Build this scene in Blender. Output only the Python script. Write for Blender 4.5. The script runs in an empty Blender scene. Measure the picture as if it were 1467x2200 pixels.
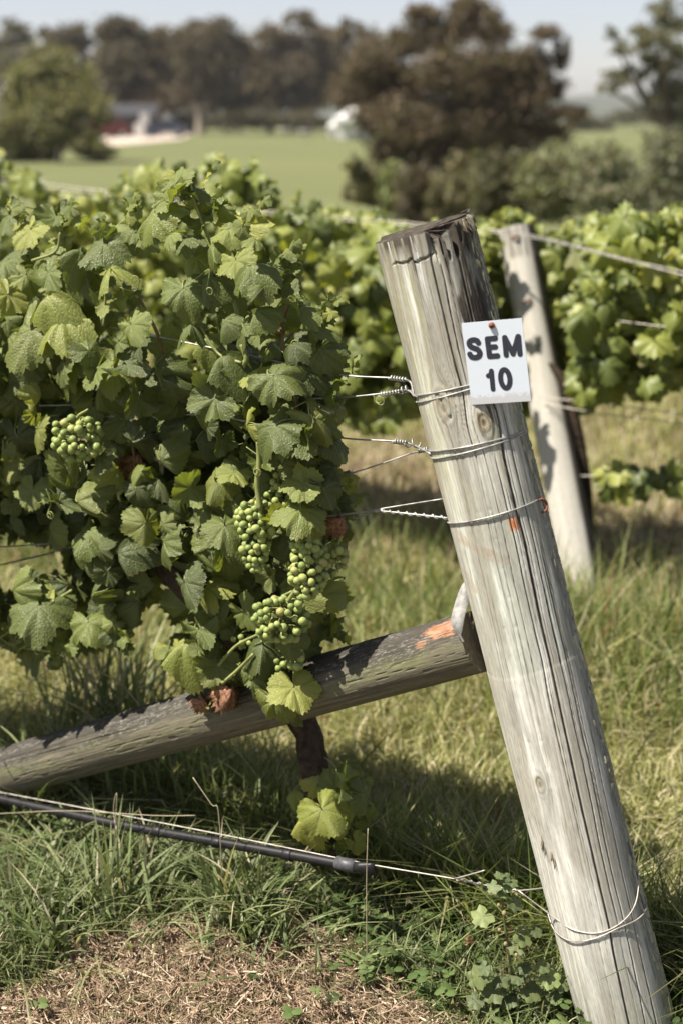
import bpy, math, random
import numpy as np
from mathutils import Vector, Matrix

random.seed(7)
rng = np.random.default_rng(7)
R = math.radians
scene = bpy.context.scene
col = scene.collection

# ------------------------------------------------------------------ camera
EYE = np.array([0.0, 0.0, 1.6])
PITCH = R(16.16)
FPX = 2200 * 50 / 36.0            # focal length in pixels of the 1467 x 2200 photograph
cam_d = bpy.data.cameras.new('camera')
cam = bpy.data.objects.new('camera', cam_d)
col.objects.link(cam)
cam.location = EYE
cam.rotation_euler = (R(90) - PITCH, 0, 0)
cam_d.sensor_fit = 'VERTICAL'
cam_d.sensor_height = 36.0
cam_d.sensor_width = 24.0
cam_d.lens = 50.0
cam_d.clip_start = 0.05
cam_d.clip_end = 6000
cam_d.dof.use_dof = True
cam_d.dof.focus_distance = 2.47
cam_d.dof.aperture_fstop = 2.6
scene.camera = cam

# ------------------------------------------------------------------ light
SUN_EL, SUN_AZ = R(58), R(-107)    # azimuth measured from +Y towards +X: behind the camera, to its left
sun_dir = np.array([math.sin(SUN_AZ) * math.cos(SUN_EL), math.cos(SUN_AZ) * math.cos(SUN_EL), math.sin(SUN_EL)])
w = bpy.data.worlds.new('World')
scene.world = w
w.use_nodes = True
nt = w.node_tree
bg = nt.nodes['Background']
sky = nt.nodes.new('ShaderNodeTexSky')
sky.sky_type = 'NISHITA'
sky.sun_disc = False
sky.sun_elevation = SUN_EL
sky.sun_rotation = SUN_AZ
sky.air_density = 0.8
sky.dust_density = 0.35
sky.ozone_density = 2.5
hsv = nt.nodes.new('ShaderNodeHueSaturation')      # a pale, slightly hazy summer sky
hsv.inputs['Saturation'].default_value = 0.60
nt.links.new(sky.outputs[0], hsv.inputs['Color'])
tint = nt.nodes.new('ShaderNodeMix'); tint.data_type = 'RGBA'; tint.blend_type = 'MULTIPLY'
tint.inputs[0].default_value = 1.0; tint.inputs[7].default_value = (1.08, 1.0, 1.0, 1)
nt.links.new(hsv.outputs[0], tint.inputs[6])
nt.links.new(tint.outputs[2], bg.inputs[0])
bg.inputs[1].default_value = 0.060
sun_l = bpy.data.lights.new('sun', 'SUN')
sun_l.energy = 5.0
sun_l.angle = R(0.53)
sun_l.color = (1.0, 0.93, 0.80)
sun = bpy.data.objects.new('sun', sun_l)
col.objects.link(sun)
sun.rotation_euler = Vector(sun_dir).to_track_quat('Z', 'Y').to_euler()
vs = scene.view_settings
vs.view_transform = 'Standard'
vs.look = 'None'
vs.gamma = 1.0
vs.use_curve_mapping = False
vs.exposure = 1.12
scene.render.engine = 'CYCLES'
scene.cycles.use_denoising = True
scene.cycles.max_bounces = 8
scene.cycles.transparent_max_bounces = 8
scene.cycles.sample_clamp_indirect = 6.0

# ------------------------------------------------------------------ helpers
C_, S_ = math.cos(PITCH), math.sin(PITCH)
def ray(px, py):
    x = (px - 733.5) / FPX
    y = (1100 - py) / FPX
    return np.array([x, C_ + y * S_, -S_ + y * C_])
def at_depth(px, py, d):
    return EYE + ray(px, py) * d
def at_y(px, py, Y):
    r = ray(px, py)
    return EYE + r * (Y / r[1])
def on_ground(px, py, z=0.0):
    r = ray(px, py)
    return EYE + r * ((z - EYE[2]) / r[2])
BASE = on_ground(1353, 2230)                       # foot of the near post
ROW = np.array([-math.cos(R(30)), math.sin(R(30)), 0.0])   # the near row runs away to the left
NRM = np.array([-math.sin(R(30)), -math.cos(R(30)), 0.0])  # row normal on the camera's side
UP = np.array([0.0, 0.0, 1.0])
def on_row(px, py, n=0.0):
    r = ray(px, py)
    t = (n - np.dot(EYE - BASE, NRM)) / np.dot(r, NRM)
    return EYE + r * t
def rowsn(p):
    d = np.asarray(p) - BASE
    return d @ ROW, d @ NRM
def unit(v):
    v = np.asarray(v, float)
    return v / np.linalg.norm(v)

_tab = np.random.default_rng(99).random((256, 256))
def vnoise(x, y, seed=0):
    x = np.asarray(x, float) + seed * 17.31
    y = np.asarray(y, float) + seed * 9.77
    xi = np.floor(x).astype(int); yi = np.floor(y).astype(int)
    fx = x - xi; fy = y - yi
    fx = fx * fx * (3 - 2 * fx); fy = fy * fy * (3 - 2 * fy)
    a = _tab[xi % 256, yi % 256]; b = _tab[(xi + 1) % 256, yi % 256]
    c = _tab[xi % 256, (yi + 1) % 256]; d = _tab[(xi + 1) % 256, (yi + 1) % 256]
    return (a * (1 - fx) + b * fx) * (1 - fy) + (c * (1 - fx) + d * fx) * fy
def fbm(x, y, seed=0, o=4):
    s = 0; a = 0.5; n = 0
    for k in range(o):
        s = s + a * vnoise(x * 2 ** k, y * 2 ** k, seed + k); n += a; a *= 0.5
    return s / n
def sstep(a, b, x):
    t = np.clip((x - a) / (b - a), 0, 1)
    return t * t * (3 - 2 * t)

def gz(x, y):
    x = np.asarray(x, float); y = np.asarray(y, float)
    z = -0.0125 * np.maximum(y - 9, 0) * sstep(9, 20, y)
    z = z + 0.035 * (fbm(x * 1.7 + 40, y * 1.7 + 40, 3, 2) - 0.5) * (1 - sstep(6, 12, y))
    # a low heap of cut straw in front of the row
    s = (x - BASE[0]) * ROW[0] + (y - BASE[1]) * ROW[1]
    n = (x - BASE[0]) * NRM[0] + (y - BASE[1]) * NRM[1]
    m = np.exp(-((s - 0.62) / 0.42) ** 2 - ((n - 0.30) / 0.22) ** 2)
    z = z + m * (0.02 + 0.045 * fbm(x * 7, y * 7, 5, 2) + 0.022 * (fbm(x * 19, y * 19, 6, 2) - .5))
    z = z + 0.02 * np.exp(-((n + 0.02) / 0.30) ** 2)
    return z

class MB:
    """collects pieces of ONE mesh"""
    def __init__(self):
        self.V = []; self.F = []; self.M = []; self.Cc = []; self.U = []; self.n = 0
    def add(self, V, F, m=0, c=None, uv=None):
        V = np.asarray(V, float).reshape(-1, 3); F = np.asarray(F, int)
        if F.shape[1] == 4:
            F = np.concatenate([F[:, [0, 1, 2]], F[:, [0, 2, 3]]])
        self.V.append(V); self.F.append(F + self.n); self.n += len(V)
        self.M.append(np.full(len(F), m, int))
        if c is None: c = np.ones((len(V), 3)) * 0.5
        c = np.asarray(c, float)
        if c.ndim == 1: c = np.tile(c, (len(V), 1))
        self.Cc.append(c)
        self.U.append(np.zeros((len(V), 2)) if uv is None else np.asarray(uv, float))
        return self
    def mesh(self, name, mats, smooth=True):
        V = np.concatenate(self.V); F = np.concatenate(self.F)
        me = bpy.data.meshes.new(name)
        me.vertices.add(len(V)); me.vertices.foreach_set('co', V.astype(np.float32).ravel())
        me.loops.add(len(F) * 3); me.loops.foreach_set('vertex_index', F.astype(np.int32).ravel())
        me.polygons.add(len(F))
        me.polygons.foreach_set('loop_start', np.arange(0, len(F) * 3, 3, dtype=np.int32))
        for m in (mats if isinstance(mats, (list, tuple)) else [mats]):
            me.materials.append(m)
        me.polygons.foreach_set('material_index', np.concatenate(self.M).astype(np.int32))
        me.polygons.foreach_set('use_smooth', np.full(len(F), smooth, dtype=bool))
        at = me.color_attributes.new('Col', 'FLOAT_COLOR', 'POINT')
        cc = np.concatenate(self.Cc); cc = np.concatenate([cc, np.ones((len(cc), 1))], 1)
        at.data.foreach_set('color', cc.astype(np.float32).ravel())
        uvl = me.uv_layers.new(name='UVMap')
        U = np.concatenate(self.U)[F.ravel()]
        uvl.data.foreach_set('uv', U.astype(np.float32).ravel())
        me.update(calc_edges=True)
        return me
    def build(self, name, mats, parent=None, smooth=True, loc=None):
        if loc is not None:
            loc = np.asarray(loc, float)
            self.V = [v - loc for v in self.V]
        o = bpy.data.objects.new(name, self.mesh(name, mats, smooth))
        col.objects.link(o)
        if loc is not None: o.location = loc
        if parent is not None:
            o.parent = parent
            if loc is None: o.location = -Vector(parent['_o']) if '_o' in parent else (0, 0, 0)
            else: o.location = Vector(loc) - (Vector(parent['_o']) if '_o' in parent else Vector((0, 0, 0)))
        return o

def tag(o, label, cat=None, group=None, kind=None):
    if label: o['label'] = label
    if cat: o['category'] = cat
    if group: o['group'] = group
    if kind: o['kind'] = kind
    return o
_origins = {}
def thing(name, loc, label, cat, group=None):
    o = bpy.data.objects.new(name, None)
    o.empty_display_size = 0.05
    col.objects.link(o)
    o.location = loc
    _origins[o.name] = np.asarray(loc, float)
    return tag(o, label, cat, group)
def child(mb, name, mats, parent, smooth=True, kind=None, label=None):
    """a part given in world coordinates under a thing (an Empty without rotation)"""
    org = _origins.get(parent.name, np.zeros(3))
    mb.V = [v - org for v in mb.V]
    o = bpy.data.objects.new(name, mb.mesh(name, mats, smooth))
    col.objects.link(o)
    o.parent = parent
    _origins[o.name] = org
    if org is not None and parent.type == 'MESH':
        pass
    if kind: o['kind'] = kind
    if label: o['label'] = label
    return o

def frames(P):
    P = np.asarray(P, float)
    T = np.gradient(P, axis=0); T /= np.linalg.norm(T, axis=1)[:, None] + 1e-12
    a = np.array([0, 0, 1.0]) if abs(T[0][2]) < 0.9 else np.array([1.0, 0, 0])
    X = unit(np.cross(T[0], a)); xs = [X]
    for i in range(1, len(P)):
        X = X - T[i] * (X @ T[i]); X = X / (np.linalg.norm(X) + 1e-12); xs.append(X)
    xs = np.array(xs); ys = np.cross(T, xs)
    return T, xs, ys
def tube(P, r, k=8, cap=True):
    P = np.asarray(P, float); n = len(P)
    r = np.broadcast_to(np.asarray(r, float), (n,))
    T, X, Y = frames(P)
    a = np.linspace(0, 2 * math.pi, k, endpoint=False)
    V = P[:, None] + r[:, None, None] * (X[:, None] * np.cos(a)[None, :, None] + Y[:, None] * np.sin(a)[None, :, None])
    V = V.reshape(-1, 3)
    i, j = np.meshgrid(np.arange(n - 1), np.arange(k), indexing='ij')
    i = i.ravel(); j = j.ravel(); j2 = (j + 1) % k
    F = np.stack([i * k + j, i * k + j2, (i + 1) * k + j2, (i + 1) * k + j], 1)
    F = np.concatenate([F[:, [0, 1, 2]], F[:, [0, 2, 3]]])
    if cap:
        V = np.concatenate([V, P[:1], P[-1:]])
        jj = np.arange(k); j2 = (jj + 1) % k
        F = np.concatenate([F, np.stack([np.full(k, n * k), j2, jj], 1), np.stack([np.full(k, n * k + 1), (n - 1) * k + jj, (n - 1) * k + j2], 1)])
    return V, F
def smooth_path(P, n=24):
    """Catmull-Rom through the points"""
    P = np.asarray(P, float)
    Q = np.concatenate([[2 * P[0] - P[1]], P, [2 * P[-1] - P[-2]]])
    out = []
    m = len(P) - 1
    for u in np.linspace(0, m, n):
        i = min(int(u), m - 1); t = u - i
        a, b, c, d = Q[i], Q[i + 1], Q[i + 2], Q[i + 3]
        out.append(0.5 * (2 * b + (c - a) * t + (2 * a - 5 * b + 4 * c - d) * t * t + (3 * b - a - 3 * c + d) * t ** 3))
    return np.array(out)
def box(c, s, rz=0.0):
    c = np.asarray(c, float); s = np.asarray(s, float) / 2
    V = np.array([[x, y, z] for x in (-1, 1) for y in (-1, 1) for z in (-1, 1)], float) * s
    ca, sa = math.cos(rz), math.sin(rz)
    V = np.stack([V[:, 0] * ca - V[:, 1] * sa, V[:, 0] * sa + V[:, 1] * ca, V[:, 2]], 1) + c
    F = np.array([[0, 1, 3, 2], [4, 6, 7, 5], [0, 4, 5, 1], [2, 3, 7, 6], [0, 2, 6, 4], [1, 5, 7, 3]])
    return V, F
def icosphere(sub=1):
    t = (1 + 5 ** 0.5) / 2
    V = [(-1, t, 0), (1, t, 0), (-1, -t, 0), (1, -t, 0), (0, -1, t), (0, 1, t), (0, -1, -t), (0, 1, -t), (t, 0, -1), (t, 0, 1), (-t, 0, -1), (-t, 0, 1)]
    F = [(0, 11, 5), (0, 5, 1), (0, 1, 7), (0, 7, 10), (0, 10, 11), (1, 5, 9), (5, 11, 4), (11, 10, 2), (10, 7, 6), (7, 1, 8), (3, 9, 4), (3, 4, 2), (3, 2, 6), (3, 6, 8), (3, 8, 9), (4, 9, 5), (2, 4, 11), (6, 2, 10), (8, 6, 7), (9, 8, 1)]
    V = [unit(v) for v in V]
    for _ in range(sub):
        mid = {}; G = []
        def m(a, b):
            k = (min(a, b), max(a, b))
            if k not in mid:
                mid[k] = len(V); V.append(unit((V[a] + V[b]) / 2))
            return mid[k]
        for a, b, c in F:
            x, y, z = m(a, b), m(b, c), m(c, a)
            G += [(a, x, z), (b, y, x), (c, z, y), (x, y, z)]
        F = G
    return np.array(V), np.array(F)

# ------------------------------------------------------------------ materials
def new_mat(name):
    m = bpy.data.materials.new(name); m.use_nodes = True
    t = m.node_tree; b = t.nodes['Principled BSDF']
    return m, t, b
def N(t, typ, **kw):
    n = t.nodes.new(typ)
    for k, v in kw.items():
        if k.startswith('i_'):
            n.inputs[int(k[2:]) if k[2:].isdigit() else k[2:]].default_value = v
        else: setattr(n, k, v)
    return n
def math_n(t, op, a, b=None, c=None, clamp=False):
    n = t.nodes.new('ShaderNodeMath'); n.operation = op; n.use_clamp = clamp
    for i, v in enumerate((a, b, c)):
        if v is None: continue
        if isinstance(v, (int, float)): n.inputs[i].default_value = v
        else: t.links.new(v, n.inputs[i])
    return n.outputs[0]
def mixc(t, fac, a, b, blend='MIX'):
    n = t.nodes.new('ShaderNodeMix'); n.data_type = 'RGBA'; n.blend_type = blend
    for i, v in ((0, fac), (6, a), (7, b)):
        if isinstance(v, (int, float)): n.inputs[i].default_value = v
        elif isinstance(v, (tuple, list)): n.inputs[i].default_value = tuple(v) + ((1,) if len(v) == 3 else ())
        else: t.links.new(v, n.inputs[i])
    return n.outputs[2]
def ramp(t, fac, stops):
    n = t.nodes.new('ShaderNodeValToRGB'); e = n.color_ramp.elements
    while len(e) > 1: e.remove(e[-1])
    for i, (p, c) in enumerate(stops):
        k = e[0] if i == 0 else e.new(p)
        k.position = p; k.color = tuple(c) + (1,)
    t.links.new(fac, n.inputs[0])
    return n.outputs[0]
def noise(t, vec, scale, detail=3, rough=0.55):
    n = N(t, 'ShaderNodeTexNoise'); n.inputs['Scale'].default_value = scale
    n.inputs['Detail'].default_value = detail; n.inputs['Roughness'].default_value = rough
    if vec is not None: t.links.new(vec, n.inputs['Vector'])
    return n.outputs['Fac']
def mapping(t, vec, scale):
    n = N(t, 'ShaderNodeMapping'); n.inputs['Scale'].default_value = scale
    t.links.new(vec, n.inputs['Vector']); return n.outputs[0]
def bump(t, h, strength, dist):
    n = N(t, 'ShaderNodeBump'); n.inputs['Strength'].default_value = strength; n.inputs['Distance'].default_value = dist
    t.links.new(h, n.inputs['Height']); return n.outputs[0]
def plain(name, c, rough=0.6, metal=0.0, var=0.12, scale=30.0, spec=0.4):
    m, t, b = new_mat(name)
    g = N(t, 'ShaderNodeTexCoord')
    f = noise(t, g.outputs['Object'], scale, 4)
    dark = tuple(x * (1 - var) for x in c); light = tuple(min(1, x * (1 + var)) for x in c)
    t.links.new(ramp(t, f, [(0.3, dark), (0.7, light)]), b.inputs['Base Color'])
    t.links.new(ramp(t, f, [(0.2, (rough * 0.85,) * 3), (0.8, (min(1, rough * 1.15),) * 3)]), b.inputs['Roughness'])
    b.inputs['Metallic'].default_value = metal
    b.inputs['Specular IOR Level'].default_value = spec
    return m
def attr_mat(name, rough=0.7, transl=0.0, spec=0.3, var=0.25, scale=60.0, tsat=1.35):
    """colour from the mesh's own 'Col' attribute (the thing's real colour), broken up by noise"""
    m, t, b = new_mat(name)
    a = N(t, 'ShaderNodeAttribute', attribute_name='Col')
    g = N(t, 'ShaderNodeTexCoord')
    f = noise(t, g.outputs['Object'], scale, 3)
    mul = ramp(t, f, [(0.25, (1 - var,) * 3), (0.75, (1 + var,) * 3)])
    c = mixc(t, 1.0, a.outputs['Color'], mul, 'MULTIPLY')
    t.links.new(c, b.inputs['Base Color'])
    b.inputs['Roughness'].default_value = rough
    b.inputs['Specular IOR Level'].default_value = spec
    if transl > 0:
        out = t.nodes['Material Output']
        tr = N(t, 'ShaderNodeBsdfTranslucent')
        t.links.new(mixc(t, 1.0, c, (1.25, 1.3, 0.7), 'MULTIPLY'), tr.inputs['Color'])
        mx = N(t, 'ShaderNodeMixShader'); mx.inputs[0].default_value = transl
        t.links.new(b.outputs[0], mx.inputs[1]); t.links.new(tr.outputs[0], mx.inputs[2])
        t.links.new(mx.outputs[0], out.inputs[0])
    return m

# vine leaf: random tint per leaf, pale veins from the leaf's own coordinates, crinkled blade
def leaf_material(name, far=False, shade_tone=False):
    m, t, b = new_mat(name)
    out = t.nodes['Material Output']
    oi = N(t, 'ShaderNodeObjectInfo'); ge = N(t, 'ShaderNodeNewGeometry')
    uv = N(t, 'ShaderNodeUVMap', uv_map='UVMap')
    rnd = math_n(t, 'FRACT', math_n(t, 'ADD', oi.outputs['Random'], ge.outputs['Random Per Island']))
    rnd2 = math_n(t, 'FRACT', math_n(t, 'MULTIPLY', rnd, 7.31))
    cA = ramp(t, rnd, [(0.0, (0.082, 0.108, 0.026)), (0.3, (0.122, 0.156, 0.037)), (0.62, (0.178, 0.212, 0.050)), (0.82, (0.245, 0.272, 0.060)), (1.0, (0.32, 0.325, 0.075))])
    if shade_tone:  # darker ramp, putting lower-canopy shade into the blade colour
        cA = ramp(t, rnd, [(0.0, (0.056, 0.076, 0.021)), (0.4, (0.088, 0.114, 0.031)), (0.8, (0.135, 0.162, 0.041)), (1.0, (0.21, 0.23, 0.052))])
    if far:
        cA = ramp(t, rnd, [(0.0, (0.075, 0.100, 0.026)), (0.4, (0.155, 0.185, 0.042)), (0.75, (0.225, 0.25, 0.056)), (1.0, (0.31, 0.32, 0.085))])
    sep = N(t, 'ShaderNodeSeparateXYZ'); t.links.new(uv.outputs[0], sep.inputs[0])
    x = math_n(t, 'SUBTRACT', sep.outputs[0], 0.5); y = math_n(t, 'SUBTRACT', sep.outputs[1], 0.5)
    c = cA
    if not far:
        vein = None
        for a, wd in ((0, 0.012), (48, 0.010), (-48, 0.010), (100, 0.008), (-100, 0.008)):
            sa, ca = math.sin(R(a)), math.cos(R(a))
            perp = math_n(t, 'ABSOLUTE', math_n(t, 'SUBTRACT', math_n(t, 'MULTIPLY', x, ca), math_n(t, 'MULTIPLY', y, sa)))
            al = math_n(t, 'ADD', math_n(t, 'MULTIPLY', x, sa), math_n(t, 'MULTIPLY', y, ca))
            ms = math_n(t, 'SUBTRACT', 1.0, math_n(t, 'DIVIDE', perp, wd), clamp=True)
            ms = math_n(t, 'MULTIPLY', ms, math_n(t, 'GREATER_THAN', al, 0.0))
            # side veins leaving this main vein in a herring-bone
            hb = math_n(t, 'PINGPONG', math_n(t, 'SUBTRACT', al, math_n(t, 'MULTIPLY', perp, 0.85)), 0.055)
            sv = math_n(t, 'SUBTRACT', 1.0, math_n(t, 'DIVIDE', hb, 0.010), clamp=True)
            near = math_n(t, 'LESS_THAN', perp, math_n(t, 'MULTIPLY', al, 0.40))
            sv = math_n(t, 'MULTIPLY', math_n(t, 'MULTIPLY', sv, near), 0.5)
            ms = math_n(t, 'MAXIMUM', ms, sv)
            vein = ms if vein is None else math_n(t, 'MAXIMUM', vein, ms)
        vo = N(t, 'ShaderNodeTexVoronoi', feature='DISTANCE_TO_EDGE'); vo.inputs['Scale'].default_value = 20
        t.links.new(uv.outputs[0], vo.inputs['Vector'])
        n1 = noise(t, uv.outputs[0], 9, 4)
        c = mixc(t, math_n(t, 'MULTIPLY', n1, 0.45), c, (0.135, 0.150, 0.045) if not shade_tone else (0.075, 0.085, 0.032))
        c = mixc(t, math_n(t, 'MULTIPLY', vein, 0.6), c, (0.25, 0.28, 0.12))
        # wear: brown margins and blotches on some leaves
        rad = math_n(t, 'SQRT', math_n(t, 'ADD', math_n(t, 'MULTIPLY', x, x), math_n(t, 'MULTIPLY', y, y)))
        n2 = noise(t, uv.outputs[0], 5, 4, 0.7)
        worn = math_n(t, 'GREATER_THAN', math_n(t, 'ADD', math_n(t, 'ADD', n2, math_n(t, 'MULTIPLY', rad, 0.45)), math_n(t, 'MULTIPLY', rnd2, 0.16)), 0.985)
        c = mixc(t, worn, c, (0.19, 0.105, 0.05))
        h = math_n(t, 'ADD', math_n(t, 'MULTIPLY', math_n(t, 'MINIMUM', vo.outputs['Distance'], 0.25), 2.4), math_n(t, 'MULTIPLY', vein, -0.7))
        t.links.new(bump(t, h, 0.5, 0.0022), b.inputs['Normal'])
        n3 = noise(t, uv.outputs[0], 60, 2)
        t.links.new(ramp(t, n3, [(0.3, (0.44,) * 3), (0.75, (0.60,) * 3)]), b.inputs['Roughness'])
    else:
        b.inputs['Roughness'].default_value = 0.5
    back = mixc(t, 0.55, c, (0.17, 0.20, 0.10))
    c2 = mixc(t, ge.outputs['Backfacing'], c, back)
    t.links.new(c2, b.inputs['Base Color'])
    b.inputs['Specular IOR Level'].default_value = 0.5
    tr = N(t, 'ShaderNodeBsdfTranslucent')
    t.links.new(mixc(t, 1.0, c, (2.0, 2.0, 0.75), 'MULTIPLY'), tr.inputs['Color'])
    mx = N(t, 'ShaderNodeMixShader'); mx.inputs[0].default_value = 0.28
    t.links.new(b.outputs[0], mx.inputs[1]); t.links.new(tr.outputs[0], mx.inputs[2])
    t.links.new(mx.outputs[0], out.inputs[0])
    return m

def wood_material(name, streak=0.35):
    m, t, b = new_mat(name)
    a = N(t, 'ShaderNodeAttribute', attribute_name='Col')
    uv = N(t, 'ShaderNodeUVMap', uv_map='UVMap')
    f1 = noise(t, mapping(t, uv.outputs[0], (900, 14, 1)), 1.0, 4, 0.65)
    f2 = noise(t, mapping(t, uv.outputs[0], (260, 60, 1)), 1.0, 4, 0.6)
    f3 = noise(t, mapping(t, uv.outputs[0], (1500, 900, 1)), 1.0, 2, 0.6)
    k = ramp(t, f1, [(0.28, (1 - streak,) * 3), (0.5, (1, 1, 1)), (0.78, (1 + streak * 0.6,) * 3)])
    c = mixc(t, 1.0, a.outputs['Color'], k, 'MULTIPLY')
    k2 = ramp(t, f2, [(0.3, (0.86, 0.86, 0.85)), (0.7, (1.1, 1.1, 1.1))])
    c = mixc(t, 1.0, c, k2, 'MULTIPLY')
    t.links.new(c, b.inputs['Base Color'])
    b.inputs['Roughness'].default_value = 0.82
    b.inputs['Specular IOR Level'].default_value = 0.2
    h = math_n(t, 'ADD', math_n(t, 'MULTIPLY', f1, 1.0), math_n(t, 'ADD', math_n(t, 'MULTIPLY', f2, 0.4), math_n(t, 'MULTIPLY', f3, 0.35)))
    t.links.new(bump(t, h, 0.55, 0.0016), b.inputs['Normal'])
    return m

M_leaf = leaf_material('vine_leaf')
M_leaf_shade = leaf_material('vine_leaf_shade', shade_tone=True)
M_leaf_far = leaf_material('vine_leaf_far_row', far=True)
M_petiole = plain('vine_stem_green', (0.20, 0.22, 0.075), 0.5, var=0.3, scale=40)
M_cane = plain('vine_cane_brown', (0.17, 0.12, 0.06), 0.6, var=0.35, scale=60)
M_dead = plain('dead_leaf_brown', (0.20, 0.098, 0.055), 0.8, var=0.75, scale=9)
M_bark = attr_mat('vine_bark', 0.9, 0, 0.1, 0.5, 70)
M_wood = wood_material('weathered_post_wood')
M_wire = plain('galvanised_wire', (0.36, 0.355, 0.345), 0.5, 0.55, 0.5, 45)
M_wire_old = plain('dull_wire', (0.40, 0.37, 0.34), 0.55, 0.55, 0.4, 60)
M_rust = plain('rust', (0.21, 0.075, 0.045), 0.85, 0.2, 0.4, 300)
M_hose = plain('black_poly_pipe', (0.012, 0.011, 0.013), 0.45, 0, 0.35, 50, 0.3)
M_clamp = plain('grey_clamp', (0.075, 0.075, 0.085), 0.5, 0.2, 0.25, 120)
M_strap = plain('galvanised_strap', (0.26, 0.255, 0.25), 0.7, 0.15, 0.3, 120)
M_grass = attr_mat('grass_blade', 0.55, 0.32, 0.35, 0.18, 40)
M_lawn = attr_mat('lawn_blade', 0.6, 0.38, 0.3, 0.18, 12)
M_straw = attr_mat('dry_straw', 0.8, 0.1, 0.2, 0.2, 90)
M_weed = attr_mat('weed_leaf', 0.55, 0.28, 0.35, 0.22, 60)
M_flower = attr_mat('clover_blossom', 0.7, 0.2, 0.2, 0.1, 80)
M_ink = plain('sign_lettering', (0.026, 0.030, 0.046), 0.5, 0, 0.12, 200)

def grape_mat():
    m, t, b = new_mat('green_grape')
    oi = N(t, 'ShaderNodeObjectInfo'); g = N(t, 'ShaderNodeTexCoord')
    c = ramp(t, oi.outputs['Random'], [(0, (0.15, 0.20, 0.050)), (0.5, (0.22, 0.27, 0.072)), (0.97, (0.29, 0.32, 0.095)), (1, (0.28, 0.26, 0.09))])
    v = N(t, 'ShaderNodeVectorMath', operation='ADD'); t.links.new(g.outputs['Object'], v.inputs[0])
    cmb = N(t, 'ShaderNodeCombineXYZ'); t.links.new(oi.outputs['Random'], cmb.inputs[0]); t.links.new(cmb.outputs[0], v.inputs[1])
    f = noise(t, v.outputs[0], 140, 4, 0.7)
    c = mixc(t, ramp(t, f, [(0.68, (0, 0, 0)), (0.80, (0.5,) * 3)]), c, (0.22, 0.16, 0.075))
    c = mixc(t, math_n(t, 'MULTIPLY', noise(t, v.outputs[0], 60, 2), 0.16), c, (0.42, 0.44, 0.28))
    t.links.new(c, b.inputs['Base Color'])
    b.inputs['Roughness'].default_value = 0.52
    b.inputs['Specular IOR Level'].default_value = 0.35
    b.inputs['Subsurface Weight'].default_value = 0.35
    b.inputs['Subsurface Radius'].default_value = (0.005, 0.006, 0.002)
    b.inputs['Subsurface Scale'].default_value = 1.0
    return m
M_grape = grape_mat()

def sign_mat():
    m, t, b = new_mat('sign_plate_white')
    g = N(t, 'ShaderNodeUVMap', uv_map='UVMap')
    sep = N(t, 'ShaderNodeSeparateXYZ'); t.links.new(g.outputs[0], sep.inputs[0])
    f = noise(t, g.outputs[0], 14, 5, 0.7)
    low = math_n(t, 'SUBTRACT', math_n(t, 'ADD', 0.115, math_n(t, 'MULTIPLY', math_n(t, 'SUBTRACT', f, 0.5), 0.22)), sep.outputs[1])
    fac = math_n(t, 'MULTIPLY', low, 22, clamp=True)
    f2 = noise(t, g.outputs[0], 70, 4, 0.7)
    fac = math_n(t, 'MULTIPLY', fac, ramp(t, f2, [(0.3, (0.25,) * 3), (0.7, (0.85,) * 3)]))
    c = mixc(t, fac, (0.62, 0.675, 0.77), (0.42, 0.39, 0.385))
    # hairline scratches
    f3 = noise(t, mapping(t, g.outputs[0], (60, 4, 1)), 1, 2)
    c = mixc(t, ramp(t, f3, [(0.66, (0, 0, 0)), (0.74, (0.16,) * 3)]), c, (0.55, 0.55, 0.58))
    t.links.new(c, b.inputs['Base Color'])
    b.inputs['Roughness'].default_value = 0.45
    return m
M_sign = sign_mat()

# ------------------------------------------------------------------ ground
def ground_mat():
    m, t, b = new_mat('ground_cover')
    g = N(t, 'ShaderNodeNewGeometry')
    pos = g.outputs['Position']
    sep = N(t, 'ShaderNodeSeparateXYZ'); t.links.new(pos, sep.inputs[0])
    f1 = noise(t, pos, 0.9, 5, 0.6); f2 = noise(t, pos, 14, 5, 0.7); f3 = noise(t, pos, 0.035, 4, 0.6)
    soil = ramp(t, f2, [(0.25, (0.055, 0.040, 0.026)), (0.55, (0.12, 0.085, 0.055)), (0.8, (0.20, 0.155, 0.10))])
    lawn = ramp(t, f2, [(0.25, (0.075, 0.085, 0.028)), (0.6, (0.15, 0.16, 0.06)), (0.85, (0.22, 0.20, 0.10))])
    c = mixc(t, ramp(t, f1, [(0.42, (0, 0, 0)), (0.58, (1, 1, 1))]), soil, lawn)
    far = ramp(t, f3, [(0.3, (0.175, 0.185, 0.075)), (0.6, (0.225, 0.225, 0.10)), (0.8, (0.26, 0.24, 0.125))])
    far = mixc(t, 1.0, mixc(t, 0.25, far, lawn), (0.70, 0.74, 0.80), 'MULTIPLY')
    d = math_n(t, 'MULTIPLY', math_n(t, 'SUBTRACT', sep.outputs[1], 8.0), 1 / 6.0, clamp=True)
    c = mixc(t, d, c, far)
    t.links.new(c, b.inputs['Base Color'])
    b.inputs['Roughness'].default_value = 0.95
    b.inputs['Specular IOR Level'].default_value = 0.1
    t.links.new(bump(t, f2, 0.7, 0.03), b.inputs['Normal'])
    return m
def axis_pts(lo, hi, dense_lo, dense_hi, step, grow):
    a = list(np.arange(dense_lo, dense_hi, step))
    s = step; p = dense_lo; l = []
    while p > lo: s *= grow; p -= s; l.append(p)
    s = step; p = a[-1]; h = []
    while p < hi: s *= grow; p += s; h.append(p)
    return np.array(l[::-1] + a + h)
gx = axis_pts(-2300, 2300, -2.4, 2.4, 0.04, 1.11)
gy = axis_pts(-60, 2000, 1.3, 7.0, 0.04, 1.09)
X, Y = np.meshgrid(gx, gy, indexing='xy')
Z = gz(X, Y)
nx_, ny_ = len(gx), len(gy)
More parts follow.
